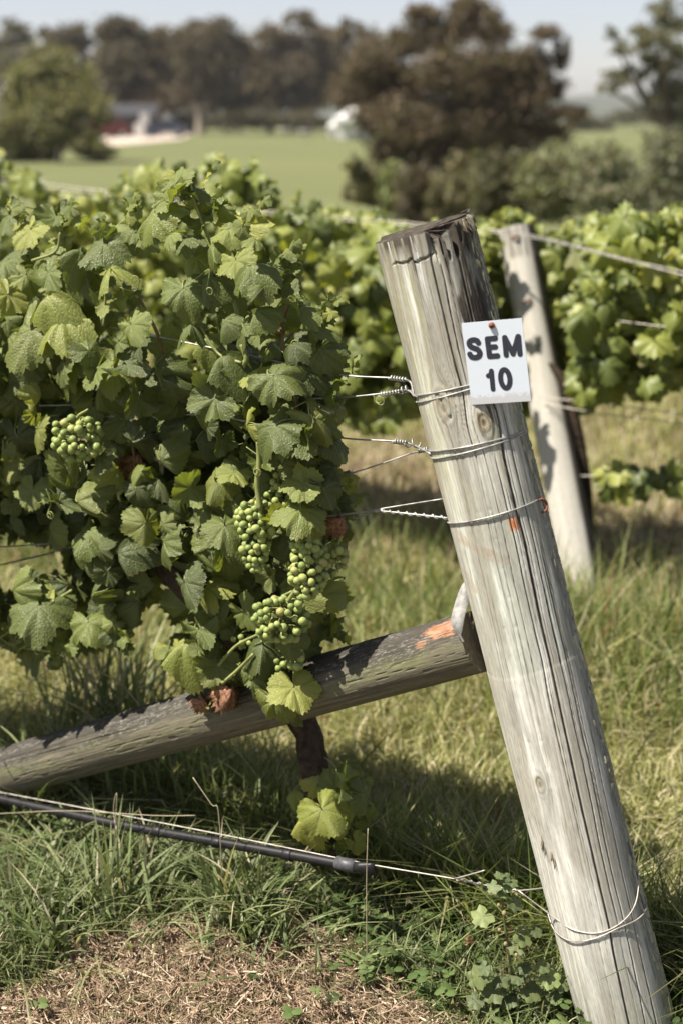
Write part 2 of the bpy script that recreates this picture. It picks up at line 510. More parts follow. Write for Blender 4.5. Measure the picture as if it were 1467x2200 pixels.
i, j = np.meshgrid(np.arange(ny_ - 1), np.arange(nx_ - 1), indexing='ij')
q = (i * nx_ + j).ravel()
gm = MB().add(np.stack([X.ravel(), Y.ravel(), Z.ravel()], 1), np.stack([q, q + 1, q + nx_ + 1, q + nx_], 1))
tag(gm.build('ground', ground_mat()), 'grassy vineyard ground with straw, mown alley and far green lawn', kind='structure')

# ------------------------------------------------------------------ logs: near post and brace
class Log:
    def __init__(self, top, bot, r0, r1):
        self.top = np.asarray(top, float); self.bot = np.asarray(bot, float)
        self.a = unit(self.bot - self.top); self.L = np.linalg.norm(self.bot - self.top)
        self.r0, self.r1 = r0, r1
        mid = (self.top + self.bot) / 2
        f = EYE - mid; f = f - self.a * (f @ self.a); self.f = unit(f)
        r = np.cross(self.f, self.a)
        self.r = r
        self.flip = 1.0
    def R(self, v): return self.r0 + (self.r1 - self.r0) * np.asarray(v) / self.L
    def P(self, th, v, dr=0.0):
        th = np.asarray(th, float); v = np.asarray(v, float)
        rad = self.R(v) + dr
        return self.top + v[..., None] * self.a + rad[..., None] * (np.sin(th)[..., None] * self.r + np.cos(th)[..., None] * self.f)
    def tv(self, px, py):
        """angle and length on the log's skin under a pixel of the photograph"""
        d = ray(px, py); o = EYE - self.top
        dp = d - self.a * (d @ self.a); op = o - self.a * (o @ self.a)
        rr = (self.r0 + self.r1) / 2
        A = dp @ dp; B = 2 * dp @ op; Cq = op @ op - rr * rr
        disc = max(B * B - 4 * A * Cq, 0)
        t = (-B - math.sqrt(disc)) / (2 * A)
        p = o + d * t
        v = p @ self.a; q = p - self.a * v
        return math.atan2(q @ self.r, q @ self.f), v
    def mesh(self, th, vv, colour, disp, topshift, endgrain, bottom_cap=True):
        mb = MB()
        TH, VV = np.meshgrid(th, vv, indexing='xy')
        dr = disp(TH, VV)
        V2 = VV + topshift(TH) * np.clip(1 - VV / 0.25, 0, 1)
        P = self.P(TH, V2, dr)
        c = colour(TH, VV)
        uv = np.stack([TH * self.r0, VV], -1)
        k, n = len(th), len(vv)
        i, j = np.meshgrid(np.arange(n - 1), np.arange(k), indexing='ij')
        i = i.ravel(); j = j.ravel(); j2 = (j + 1) % k
        F = np.stack([i * k + j, (i + 1) * k + j, (i + 1) * k + j2, i * k + j2], 1)
        mb.add(P.reshape(-1, 3), F, 0, c.reshape(-1, 3), uv.reshape(-1, 2))
        for end in ((0, -1) if bottom_cap else (0,)):
            rim = P[end]; cen = rim.mean(0)
            fr = np.linspace(0, 1, 14)[1:]
            rings = [cen[None]]
            cols = [endgrain(np.zeros(1), np.zeros(1))]
            uvs = [np.zeros((1, 2))]
            ax = -self.a if end == 0 else self.a
            for q in fr:
                hgt = 0 if q == 1 else 0.003 * (fbm(np.cos(th) * q * 9 + 5, np.sin(th) * q * 9 + 5, 11, 3) - 0.6)
                rings.append(cen + (rim - cen) * q + np.outer(np.broadcast_to(hgt, th.shape), ax))
                cols.append(endgrain(np.full(k, q), th)); uvs.append(np.stack([q * 0.05 * np.cos(th), q * 0.05 * np.sin(th)], 1))
            V = np.concatenate(rings); jj = np.arange(k); j2 = (jj + 1) % k
            F = [np.stack([np.zeros(k, int), 1 + jj, 1 + j2], 1)]
            for a_ in range(len(fr) - 1):
                o0 = 1 + a_ * k; o1 = o0 + k
                F.append(np.stack([o0 + jj, o1 + jj, o1 + j2], 1)); F.append(np.stack([o0 + jj, o1 + j2, o0 + j2], 1))
            F = np.concatenate(F)
            if end == -1: F = F[:, ::-1]
            mb.add(V, F, 0, np.concatenate(cols), np.concatenate(uvs))
        return mb
def lerp(a, b, m):
    return np.asarray(a) * (1 - m[..., None]) + np.asarray(b) * m[..., None]

top_pt = on_row(908, 484)
post_axis = unit(top_pt - BASE)
POST = Log(top_pt, BASE - post_axis * 0.28, 0.0815, 0.0835)
LV = np.linalg.norm(top_pt - BASE)

SPIRAL = 0.40
cr = np.random.default_rng(21)
CR = [(0.585, 0.05, 2.0, 0.0022, 0.010), (0.02, 0.0, 0.42, 0.0016, 0.008), (0.17, 0.03, 0.30, 0.0013, 0.006), (0.80, 0.30, 1.25, 0.0014, 0.006),
      (0.95, 0.55, 1.7, 0.0014, 0.005), (0.40, 0.38, 0.95, 0.0013, 0.005), (1.22, 0.85, 1.6, 0.0016, 0.007)]
for _ in range(120):
    v0 = cr.uniform(-0.1, 1.35)
    CR.append((cr.uniform(-1.6, 1.6), v0, v0 + cr.uniform(0.10, 0.6), cr.uniform(0.0006, 0.0011), cr.uniform(0.0010, 0.0034)))
KNOTS = [POST.tv(952, 872) + (0.016, 0.026), POST.tv(1037, 905) + (0.013, 0.021), POST.tv(1306, 1652) + (0.011, 0.024), POST.tv(1160, 1682) + (0.010, 0.020)]
def grain(th, v):
    g = th + SPIRAL * v + 0.10 * (vnoise(v * 3.1, th * 0.9, 4) - 0.5) + 0.032 * (vnoise(v * 15, th * 3, 6) - 0.5)
    for tk, vk, a, b in KNOTS:
        dx = (th - tk) * 0.082; dy = v - vk
        g = g + np.sign(dx) * -0.16 * np.exp(-(dx / (a * 1.9)) ** 2 - (dy / (b * 1.8)) ** 2) * np.clip(np.abs(dx) / (a * 0.6), 0, 1)
    return g
_gc = {}
def grain_c(th, v):
    k = (th.shape, float(th.ravel()[0]), float(v.ravel()[-1]))
    if k not in _gc: _gc[k] = grain(th, v)
    return _gc[k]
def crackfield(th, v, fudge=1.0):
    g = grain_c(th, v); d = np.zeros_like(g)
    rows = v[:, 0]
    for k, (g0, v0, v1, wd, dep) in enumerate(CR):
        a, b = np.searchsorted(rows, v0), np.searchsorted(rows, v1)
        if b <= a: continue
        vr = rows[a:b]
        wob = 0.012 * (vnoise(vr * 9, vr * 0 + k * 3.7, 8) - 0.5)
        x = np.abs(g[a:b] - g0 - wob[:, None]) * 0.082
        env = np.clip((vr - v0) / 0.06, 0, 1) * np.clip((v1 - vr) / 0.10, 0, 1)
        d[a:b] = np.maximum(d[a:b], dep * env[:, None] * np.clip(1 - x / (wd * fudge), 0, 1))
    return d
def post_disp(th, v):
    g = grain_c(th, v)
    dr = -crackfield(th, v)
    dr = dr + 0.0007 * (fbm(g * 30, v * 5, 12, 3) - 0.5) + 0.004 * (fbm(th * 0.9, v * 1.8, 13, 2) - 0.5)
    for tk, vk, a, b in KNOTS:
        q = ((th - tk) * 0.082 / a) ** 2 + ((v - vk) / b) ** 2
        dr = dr + 0.0034 * np.exp(-q * 0.45) - 0.0022 * np.exp(-q * 3) + 0.0006 * np.sin(np.sqrt(q) * 11) * np.exp(-q * 0.9)
    # rotten, chipped rim
    rim = (1 - sstep(.012, .05, v + .03 * (vnoise(th * 6, v * 0, 18) - .5))) * sstep(-0.15, 0.35, th) * (1 - sstep(1.3, 1.7, th))
    dr = dr - rim * 0.030 * sstep(.40, .52, fbm(th * 15, v * 10, 14, 3)) * (.5 + fbm(th * 40, v * 40, 15, 2))
    x = (th + 0.20) * 0.082
    lv = 0.036 - 0.10 * x + 0.016 * (fbm(th * 5.5, v * 0, 3, 3) - 0.5) + .006 * (th > -.35)
    step = np.clip(1 - np.abs(v - lv) / (0.0012 + .0022 * vnoise(th * 9, v * 0, 4)), 0, 1) * sstep(-0.95, -.7, th) * (1 - sstep(0.0, 0.2, th))
    dr = dr - 0.006 * step + 0.0022 * (v < lv) * sstep(-0.9, -.6, th) * (1 - sstep(0.0, 0.2, th)) * sstep(.4, .5, vnoise(th * 7, v * 0, 6))
    # black crust with little raised flakes on the shaded flank, rows of incising dents
    fl = sstep(0.95, 1.15, th + 0.12 * (vnoise(v * 6, th, 2) - 0.5))
    dr = dr + fl * 0.0030 * sstep(0.60, 0.70, fbm(th * 26, v * 60, 16, 2))
    dark = dark_mask(th, v)
    dr = dr + dark * 0.0016 * (fbm(th * 60, v * 60, 17, 3) - 0.5)
    vd = (v * 26 + np.floor(th * 5) * 0.37) % 1.0
    for t0 in (-0.42, -0.16):
        dd = np.exp(-((th - t0 + SPIRAL * 0.9 * (v - 0.6)) * 0.082 / 0.004) ** 2) * np.exp(-((((v * 20) % 1.0) - 0.5) / 0.05) ** 2)
        dr = dr - 0.0006 * dd * (v > 0.45) * (v < 0.95) * sstep(.4, .6, vnoise(v * 20, th * 0 + t0 * 9, 9))
    # worn ring where an old tie sat
    dr = dr + 0.0006 * sstep(0.757, 0.760, v + 0.004 * np.sin(th * 2)) * (1 - sstep(0.80, 1.1, v))
    return dr
def dark_mask(th, v):
    n = fbm(th * 9, v * 14, 22, 4)
    a = sstep(0.0, 0.28, th - 0.20 - 0.10 * (v < 0) + 0.9 * (n - 0.5) + 1.0 * (0.08 - v) * (v < 0.08) * 2) * (1 - sstep(0.19, 0.30, v + 0.10 * (n - 0.5)))
    g = grain_c(th, v)
    b = np.exp(-((g - 0.40) / 0.11) ** 2) * sstep(0.06, 0.14, v) * (1 - sstep(0.32, 0.42, v)) * sstep(0.38, 0.58, fbm(g * 22, v * 18, 23, 3))
    e = (np.exp(-((g - 0.02) / 0.05) ** 2) + .8 * np.exp(-((g + 0.33) / 0.06) ** 2)) * (v < 0.27) * sstep(0.42, 0.6, fbm(g * 30, v * 14, 24, 3))
    return np.clip(a + 1.0 * b + 1.0 * e, 0, 1)
def post_col(th, v):
    g = grain_c(th, v)
    n1 = fbm(g * 16, v * 2.0, 31, 4); n2 = fbm(th * 3, v * 5, 32, 4); n3 = fbm(g * 70, v * 6, 33, 3); n4 = fbm(th * 40, v * 40, 34, 3)
    c = lerp((0.345, 0.328, 0.290), (0.505, 0.495, 0.460), sstep(0.25, 0.75, n1))
    c = lerp(c, (0.57, 0.565, 0.54), 0.5 * sstep(0.5, 0.8, n2))
    # copper green of the old treatment
    gm_ = sstep(0.40, 0.66, fbm(g * 6, v * 3.2, 35, 3)) * sstep(0.38, 0.5, v) * (1 - sstep(0.68, 0.86, v + .1 * (n2 - .5))) + 0.5 * sstep(0.45, 0.7, fbm(g * 5, v * 3, 36, 3)) * sstep(0.8, 0.9, v)
    c = lerp(c, (0.385, 0.415, 0.355), 0.5 * np.clip(gm_, 0, 1))
    # brown-grey weather streaks
    c = lerp(c, (0.20, 0.175, 0.135), 0.62 * sstep(0.56, 0.74, fbm(g * 9, v * 1.6, 37, 4)) * sstep(0.35, 0.65, n3))
    c = lerp(c, (0.17, 0.165, 0.145), 0.55 * sstep(0.5, 0.68, fbm(g * 4.2, v * 2.4, 38, 4)) * sstep(0.15, 0.55, th))
    c = lerp(c, (0.165, 0.140, 0.110), 0.62 * (1 - sstep(.16, .40, v)) * sstep(.36, .62, fbm(g * 13, v * 3.5, 48, 4)))
    # algae at the upper left
    al = sstep(0.35, 0.7, fbm(g * 10, v * 4, 39, 3)) * (1 - sstep(-0.75, -0.25, th)) * (1 - sstep(0.30, 0.55, v)) 
    al = al + 0.45 * sstep(0.5, 0.7, fbm(g * 12, v * 5, 40, 3)) * (v > 0.02) * (1 - sstep(0.25, 0.5, v)) * (th < 0.1)
    c = lerp(c, (0.215, 0.215, 0.095), 0.75 * np.clip(al, 0, 1))
    c = lerp(c, (0.27, 0.25, 0.13), 0.45 * np.exp(-((v - 0.37) / 0.07) ** 2) * sstep(0.4, 0.6, n2))
    # black crust at the upper right
    d = dark_mask(th, v)
    c = lerp(c, (0.034, 0.028, 0.022), d * sstep(0.22, 0.50, n4 + 0.25 * d))
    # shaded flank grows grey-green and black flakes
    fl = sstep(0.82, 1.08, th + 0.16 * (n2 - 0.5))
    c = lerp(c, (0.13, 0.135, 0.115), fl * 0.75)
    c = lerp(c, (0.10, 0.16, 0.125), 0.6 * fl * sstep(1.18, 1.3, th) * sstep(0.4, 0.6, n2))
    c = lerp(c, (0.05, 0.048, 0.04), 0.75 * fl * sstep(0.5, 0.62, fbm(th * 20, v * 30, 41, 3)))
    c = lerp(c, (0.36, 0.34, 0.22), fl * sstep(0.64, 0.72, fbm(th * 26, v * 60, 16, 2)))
    # crack lines coloured darker, following crack depth
    ck = np.clip(crackfield(th, v, 1.25) / 0.003, 0, 1)
    c = lerp(c, (0.055, 0.047, 0.038), 0.85 * ck)
    # below the ring the wood was covered longer: paler and warmer
    c = lerp(c, (0.53, 0.505, 0.465), 0.3 * sstep(0.757, 0.762, v + 0.004 * np.sin(th * 2)) * (1 - sstep(0.9, 1.5, v)) * (1 - fl))
    c = lerp(c, (0.30, 0.28, 0.24), 0.3 * np.exp(-((v + 0.004 * np.sin(th * 2) - 0.7585) / 0.0018) ** 2))
    # knots
    for tk, vk, a, b in KNOTS:
        q = np.sqrt(((th - tk) * 0.082 / a) ** 2 + ((v - vk) / b) ** 2)
        m = np.exp(-(q / 0.95) ** 4)
        c = lerp(c, (0.24, 0.195, 0.125), 0.75 * m)
        c = lerp(c, (0.10, 0.08, 0.05), 0.7 * m * sstep(0.5, 0.9, np.sin(q * 11 + 3 * n2)))
        c = lerp(c, (0.05, 0.04, 0.03), np.exp(-(q / 0.22) ** 2))
    # orange fleck, tan scuffs, pale rim
    t0, v0 = POST.tv(1103, 1126)
    m = (np.abs(th - t0 + 0.2 * (v - v0) + 0.05 * (n4 - 0.5)) < 0.095) & (np.abs(v - v0 + 0.03 * (n3 - 0.5)) < 0.0105)
    c = lerp(c, (0.42, 0.13, 0.035), 0.85 * m.astype(float))
    for (ax_, ay_, bx, by, wd) in ((985, 1160, 1050, 1188, 0.007), (1035, 1188, 1090, 1205, 0.010), (1000, 1235, 1018, 1265, 0.010), (980, 1140, 1000, 1165, 0.009)):
        ta, va = POST.tv(ax_, ay_); tb, vb = POST.tv(bx, by)
        p = np.stack([th * 0.082, v], -1); A = np.array([ta * 0.082, va]); Bq = np.array([tb * 0.082, vb])
        u = np.clip(((p - A) @ (Bq - A)) / ((Bq - A) @ (Bq - A)), 0, 1)
        dd = np.linalg.norm(p - (A + u[..., None] * (Bq - A)), axis=-1)
        c = lerp(c, (0.30, 0.215, 0.15), 0.6 * (1 - sstep(wd * 0.6, wd, dd + 0.006 * (n2 - 0.5))) * sstep(0.25, 0.6, n3))
    rimc = np.exp(-v / 0.026)
    c = lerp(c, (0.055, 0.045, 0.035), 0.95 * np.clip(rimc * 1.5, 0, 1) * np.clip(sstep(0.25, 0.55, fbm(th * 22, v * 12, 47, 3)) + sstep(-.1, .3, th), 0, 1))
    bl_ = fbm(th * 2.2 + 3, v * 4.5, 45, 4); c = lerp(c, (0.235, 0.215, 0.175), 0.62 * sstep(0.48, 0.66, bl_)); c = lerp(c, (0.235, 0.23, 0.205), 0.5 * sstep(0.55, 0.68, fbm(th * 3 + 9, v * 7, 46, 4)))
    # damp, soiled foot
    c = lerp(c, (0.22, 0.195, 0.15), 0.55 * sstep(LV - 0.25, LV + 0.02, v + 0.1 * (n2 - 0.5)))
    return np.clip(c * np.array([1.04, 1.06, 1.07]) * (1.13 + 0.26 * n3[..., None]), 0.01, 0.9)
def post_endgrain(q, th):
    n = fbm(np.cos(th) * q * 6 + 9, np.sin(th) * q * 6 + 9, 51, 4)
    return lerp((0.025, 0.020, 0.016), (0.13, 0.108, 0.085), n * (0.6 + 0.4 * np.sin(q * 60)))
th_f = np.linspace(-2.0, 2.0, 330); th_b = np.linspace(2.0, 2 * math.pi - 2.0, 40)[1:-1]
th_all = np.concatenate([th_f, th_b])
vv = np.concatenate([np.linspace(0, 0.06, 46)[:-1], np.linspace(0.06, LV + 0.05, 620), np.linspace(LV + 0.05, POST.L, 8)[1:]])
def post_top(th):
    return 0.0080 * (1 + np.cos(th)) - 0.006 * sstep(0.9, 1.25, th) + 0.022 * (fbm(th * 13, th * 0, 52, 3) - 0.45) * sstep(-0.2, 0.4, th) * (1 - sstep(1.5, 1.8, th)) + 0.0015 * (vnoise(th * 22, th * 0, 53) - 0.5) + 0.016 * sstep(.48, .62, vnoise(th * 8.5, th * 0, 54)) * sstep(-.1, .15, th) * (1 - sstep(1.0, 1.1, th)) - .008 * sstep(.98, 1.05, th) * (1 - sstep(1.35, 1.5, th))
post_t = thing('timber_post', BASE, 'thick leaning grey timber end post with a number sign nailed on', 'post')
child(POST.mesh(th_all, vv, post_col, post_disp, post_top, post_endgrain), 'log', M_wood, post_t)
# splinters lifting off the skin
for k_, (sx, sy) in enumerate(((1166, 1806), (1186, 1838), (997, 458), (1008, 470))):
    mb = MB(); t0, v0 = POST.tv(sx, sy) if k_ < 2 else (0.9 + 0.12 * k_ - 0.2, 0.012)
    for q in range(7):
        th0 = t0 + rng.uniform(-0.05, 0.05); vb = v0 + rng.uniform(-0.010, 0.010)
        P = np.array([POST.P(np.array(th0), np.array(vb + u * 0.016), np.array(0.0005 + 0.006 * u * u * rng.uniform(0.4, 1.2))) for u in np.linspace(0, 1, 4)])
        mb.add(*tube(P, [0.0012, 0.0013, 0.001, 0.0003], 4), c=(0.20, 0.17, 0.12))
    child(mb, 'splinter', M_wood, post_t)
# red staple over the tie wire
t0, v0 = POST.tv(1161, 1088)
stp = smooth_path([POST.P(np.array(t0 - 0.10), np.array(v0 + 0.010), np.array(-0.004)), POST.P(np.array(t0 + 0.02), np.array(v0 + 0.008), np.array(0.007)),
                   POST.P(np.array(t0 + 0.07), np.array(v0 - 0.002), np.array(0.009)), POST.P(np.array(t0 + 0.0), np.array(v0 - 0.012), np.array(0.006)), POST.P(np.array(t0 - 0.10), np.array(v0 - 0.010), np.array(-0.004))], 18)
child(MB().add(*tube(stp, 0.0021, 8)), 'staple', M_rust, post_t, label='rust red wire staple')

# brace
br_top = on_row(1026, 1378, 0.0); br_bot = on_row(-330, 1752, 0.0)
BR = Log(br_top, br_bot, 0.054, 0.056)
CB = []
for _ in range(40):
    v0 = cr.uniform(-0.2, 1.6)
    CB.append((cr.uniform(-1.6, 1.6), v0, v0 + cr.uniform(0.12, 0.6), cr.uniform(0.0008, 0.0014), cr.uniform(0.0015, 0.004)))
# which way round is 'up' on the brace skin
up_th = math.atan2(UP @ BR.r, UP @ BR.f)
sg = 1.0 if up_th > 0 else -1.0
def br_crack(th, v, f=1.0):
    g = th + 0.1 * v + 0.04 * (vnoise(v * 4, th, 61) - 0.5); d = np.zeros_like(g)
    for k, (g0, v0, v1, wd, dep) in enumerate(CB):
        env = np.clip((v - v0) / 0.05, 0, 1) * np.clip((v1 - v) / 0.08, 0, 1)
        d = np.maximum(d, dep * env * np.clip(1 - np.abs(g - g0) * 0.055 / (wd * f), 0, 1))
    return d
def br_disp(th, v):
    d = -br_crack(th, v) + 0.0012 * (fbm(th * 24, v * 5, 62, 3) - 0.5) + 0.005 * (fbm(th * 1.2, v * 3, 63, 2) - 0.5)
    d = d + 0.0016 * (fbm(th * 30, v * 60, 64, 3) - 0.5) * sstep(0.0, 0.6, th * sg)
    pit = sstep(0.72, 0.80, vnoise(th * 16, v * 34, 65)) * (1 - sstep(-0.1, 0.3, th * sg))
    return d - 0.0013 * pit
def br_col(th, v):
    n1 = fbm(th * 12, v * 5, 71, 4); n2 = fbm(th * 4, v * 8, 72, 4); n4 = fbm(th * 34, v * 70, 73, 3)
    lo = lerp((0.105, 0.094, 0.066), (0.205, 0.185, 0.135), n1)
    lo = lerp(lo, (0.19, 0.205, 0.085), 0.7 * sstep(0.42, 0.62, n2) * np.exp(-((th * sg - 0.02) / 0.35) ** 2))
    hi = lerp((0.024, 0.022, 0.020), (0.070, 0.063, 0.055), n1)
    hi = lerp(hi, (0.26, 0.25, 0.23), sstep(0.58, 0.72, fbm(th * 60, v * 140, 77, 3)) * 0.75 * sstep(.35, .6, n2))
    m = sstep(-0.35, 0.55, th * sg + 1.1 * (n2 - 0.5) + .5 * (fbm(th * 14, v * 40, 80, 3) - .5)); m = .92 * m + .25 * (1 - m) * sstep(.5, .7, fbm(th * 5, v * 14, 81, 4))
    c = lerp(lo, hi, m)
    c = lerp(c, (0.045, 0.04, 0.032), 0.8 * np.clip(br_crack(th, v, 1.3) / 0.003, 0, 1))
    # bare orange wood where the bark was knocked off next to the strap
    for (px, py, rx, ry, k) in ((945, 1352, 0.035, 0.30, 1.0), (900, 1385, 0.012, 0.16, 0.6), (966, 1345, 0.014, 0.38, 1.0)):
        t0, v0 = BR.tv(px, py)
        q = ((v - v0) / rx) ** 2 + ((th - t0) / ry) ** 2 + 1.6 * (n4 - 0.5) + 1.4 * (n2 - 0.5)
        q = q + 1.5 * (fbm(th * 50, v * 60, 78, 3) - .5); c = lerp(c, (0.27, 0.125, 0.07), k * sstep(1.0, 0.85, q)); c = lerp(c, (0.36, 0.235, 0.165), 0.85 * k * sstep(0.9, 0.5, q) * sstep(0.35, 0.6, fbm(th * 30, v * 90, 79, 2)))
    return np.clip(c, 0.01, 0.9)
def br_end(q, th):
    n = fbm(np.cos(th) * q * 8 + 3, np.sin(th) * q * 8 + 3, 75, 4)
    return lerp((0.10, 0.085, 0.06), (0.22, 0.185, 0.13), n)
thb = np.concatenate([np.linspace(-1.9, 1.9, 170), np.linspace(1.9, 2 * math.pi - 1.9, 30)[1:-1]])
brace_t = thing('brace_log', on_row(0, 1700), 'slanting weathered brace log lying between the ground and the end post', 'log')
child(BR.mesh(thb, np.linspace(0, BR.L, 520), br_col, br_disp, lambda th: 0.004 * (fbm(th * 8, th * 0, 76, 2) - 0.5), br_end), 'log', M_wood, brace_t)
# curved galvanised strap between brace and post
sp = smooth_path([on_row(1012, 1238, 0.0), on_row(1000, 1258, 0.012), on_row(987, 1300, 0.03), on_row(980, 1330, 0.05), on_row(983, 1356, 0.058), on_row(994, 1379, 0.058)], 26)
mb = MB(); wdir = unit(BR.top - BR.bot) * 0.027
wid = np.linspace(0, 1, 26); ww = 0.12 + 0.88 * np.sin(np.clip(wid * 1.1 + 0.05, 0, 1) * math.pi) ** 0.6
A_ = sp - wdir * 0.45 * ww[:, None]; B_ = sp + wdir * 0.45 * ww[:, None] - NRM * 0.014 * ww[:, None]
off = NRM * 0.0012
V = np.concatenate([A_ + off, B_ + off, B_ - off, A_ - off]); n = 26
F = []
for r_ in range(4):
    o0, o1 = r_ * n, ((r_ + 1) % 4) * n
    for k in range(n - 1): F.append((o0 + k, o0 + k + 1, o1 + k + 1, o1 + k))
mb.add(V, np.array(F))
tag(mb.build('metal_strap', M_strap), 'curved pale metal strap joining brace log to end post', 'strap')

# ------------------------------------------------------------------ sign
camR = np.array([1.0, 0, 0]); camU = np.array([0, S_, C_]); camB = np.array([0, -C_, S_])
def cvec(a, b, c): return camR * a + camU * b + camB * c
s_r = unit(cvec(0.921, 0.03, 0.39)); s_u = cvec(-0.150, 0.948, 0.28); s_u = unit(s_u - s_r * (s_u @ s_r)); s_n = np.cross(s_r, s_u)
SW, SH = 0.0990, 0.1335
s_c = at_depth(1065.5, 778, 2.262)
def sgn(x, y, z=0.0):      # x across 0..1, y down 0..1.35 (units of the sign's width), z off the plate in metres
    x = np.asarray(x, float); y = np.asarray(y, float)
    return s_c + np.multiply.outer((x - 0.5) * SW, s_r) + np.multiply.outer(-(y / 1.35 - 0.5) * SH, s_u) + z * s_n
sign_t = thing('number_sign', s_c, 'small white metal sign reading SEM 10 nailed to the end post', 'sign')
rc = 0.012; cx_ = []
for (qx, qy, a0) in ((1 - rc, rc, -90), (1 - rc, 1.35 - rc, 0), (rc, 1.35 - rc, 90), (rc, rc, 180)):
    for a in np.linspace(a0, a0 + 90, 5): cx_.append((qx + rc * math.cos(R(a)), qy + rc * math.sin(R(a))))
cx_ = np.array(cx_); n = len(cx_)
Vf = sgn(cx_[:, 0], cx_[:, 1], 0.0007); Vb = sgn(cx_[:, 0], cx_[:, 1], -0.0007)
uv1 = np.stack([cx_[:, 0], 1 - cx_[:, 1] / 1.35], 1)
V = np.concatenate([Vf, Vb, sgn([0.5], [0.675], 0.0007), sgn([0.5], [0.675], -0.0007)]); k = np.arange(n); k2 = (k + 1) % n
F = np.concatenate([np.stack([np.full(n, 2 * n), k2, k], 1), np.stack([np.full(n, 2 * n + 1), n + k, n + k2], 1), np.stack([k, k2, n + k2], 1), np.stack([k, n + k2, n + k], 1)])
child(MB().add(V, F, uv=np.concatenate([uv1, uv1, [[0.5, 0.5]], [[0.5, 0.5]]])), 'plate', M_sign, sign_t, smooth=False)
def seg_d(P, pts):
    d = np.full(P.shape[:-1], 9.0)
    for a, b in zip(pts[:-1], pts[1:]):
        a = np.asarray(a); b = np.asarray(b); u = np.clip(((P - a) @ (b - a)) / max((b - a) @ (b - a), 1e-9), 0, 1)
        d = np.minimum(d, np.linalg.norm(P - (a + u[..., None] * (b - a)), axis=-1))
    return d
def letter(strokes, wd):
    allp = np.concatenate([np.asarray(s) for s in strokes]); lo = allp.min(0) - wd; hi = allp.max(0) + wd
    h = 0.0055; xs = np.arange(lo[0], hi[0] + h, h); ys = np.arange(lo[1], hi[1] + h, h)
    G = np.stack(np.meshgrid(xs, ys, indexing='xy'), -1)
    D = np.full(G.shape[:2], 9.0)
    for s in strokes: D = np.minimum(D, seg_d(G, [tuple(p) for p in s]))
    D = D - wd / 2
    V2 = []; F = []
    for r_ in range(len(ys) - 1):
        for q in range(len(xs) - 1):
            cs = [(q, r_), (q + 1, r_), (q + 1, r_ + 1), (q, r_ + 1)]
            dv = [D[b, a] for a, b in cs]
            if min(dv) > 0: continue
            poly = []
            for m in range(4):
                a, b = cs[m], cs[(m + 1) % 4]; da, db = dv[m], dv[(m + 1) % 4]
                if da <= 0: poly.append(G[a[1], a[0]])
                if (da <= 0) != (db <= 0):
                    u = da / (da - db); poly.append(G[a[1], a[0]] * (1 - u) + G[b[1], b[0]] * u)
            o0 = len(V2); V2 += poly
            for m in range(1, len(poly) - 1): F.append((o0, o0 + m + 1, o0 + m))
    V2 = np.array(V2)
    return sgn(V2[:, 0], V2[:, 1], 0.0011), np.array(F)
S_pts = smooth_path([(0.243, 0.338), (0.222, 0.300), (0.165, 0.284), (0.105, 0.302), (0.088, 0.345), (0.112, 0.392), (0.165, 0.420), (0.222, 0.450), (0.246, 0.505), (0.222, 0.556), (0.160, 0.574), (0.100, 0.556), (0.078, 0.512)], 60)
E_ = [[(0.400, 0.290), (0.400, 0.570)], [(0.400, 0.286), (0.528, 0.286)], [(0.400, 0.424), (0.515, 0.424)], [(0.400, 0.572), (0.532, 0.572)]]
M_ = [[(0.685, 0.286), (0.677, 0.572)], [(0.690, 0.286), (0.792, 0.560)], [(0.792, 0.560), (0.905, 0.286)], [(0.912, 0.286), (0.904, 0.572)]]
one = [[(0.400, 0.812), (0.390, 1.112)], [(0.398, 0.830), (0.372, 0.880)], [(0.385, 0.868), (0.338, 0.888)]]
an = np.linspace(0, 2 * math.pi, 40)
zero = [np.stack([0.614 + 0.076 * np.sin(an), 0.956 - 0.152 * np.cos(an)], 1)]
for nm, st, wd in (('letter', [S_pts], 0.092), ('letter', E_, 0.090), ('letter', M_, 0.086), ('digit', one, 0.080), ('digit', zero, 0.084)):
    child(MB().add(*letter(st, wd)), nm, M_ink, sign_t, smooth=False)
# rusty nail with a washer-like head, driven through into the post
nx0, ny0 = 0.505, 0.075
nb = sgn(nx0, ny0, 0.001)
prof = [(0.0, 0.0040), (0.0012, 0.0052), (0.0030, 0.0050), (0.0038, 0.0040), (0.0028, 0.0024), (0.0036, 0.0015), (0.0052, 0.0013)]
nd = unit(s_n * 0.9 + s_u * 0.25 - s_r * 0.15)
P = np.array([nb + nd * h for h, _ in prof]); mbn = MB().add(*tube(P, [r_ for _, r_ in prof], 14))
mbn.add(*tube(np.array([nb, nb - s_n * 0.045]), 0.0014, 8))
child(mbn, 'nail', M_rust, sign_t, label='rusty nail head')

# ------------------------------------------------------------------ trellis wires of the near row
def ring(v, turns=1.0, th0=-math.pi, dv=0.0, tilt=0.0, n=64, off=0.0016):
    th = np.linspace(th0, th0 + turns * 2 * math.pi, n); u = np.linspace(0, 1, n)
    return POST.P(th, v + dv * u + tilt * np.sin(th), np.full(n, off))
def coil(A, B, turns, r, n=60):
    A = np.asarray(A); B = np.asarray(B); t = unit(B - A); x = unit(np.cross(t, UP)); y = np.cross(t, x)
    u = np.linspace(0, 1, n); a = u * turns * 2 * math.pi
    return A + np.outer(u, B - A) + r * (np.outer(np.cos(a), x) + np.outer(np.sin(a), y))
WR = 0.0016
def wire(label, paths, r=WR, mat=None, k=6):
    mb = MB()
    for p in paths: mb.add(*tube(np.asarray(p), r, k))
    c = mb.V[0][0].copy()
    return tag(mb.build('trellis_wire', mat or M_wire, loc=c), label, 'wire', 'trellis wires of the near row')
def lin(pts, n_=0.0): return [on_row(x, y, n_) for x, y in pts]
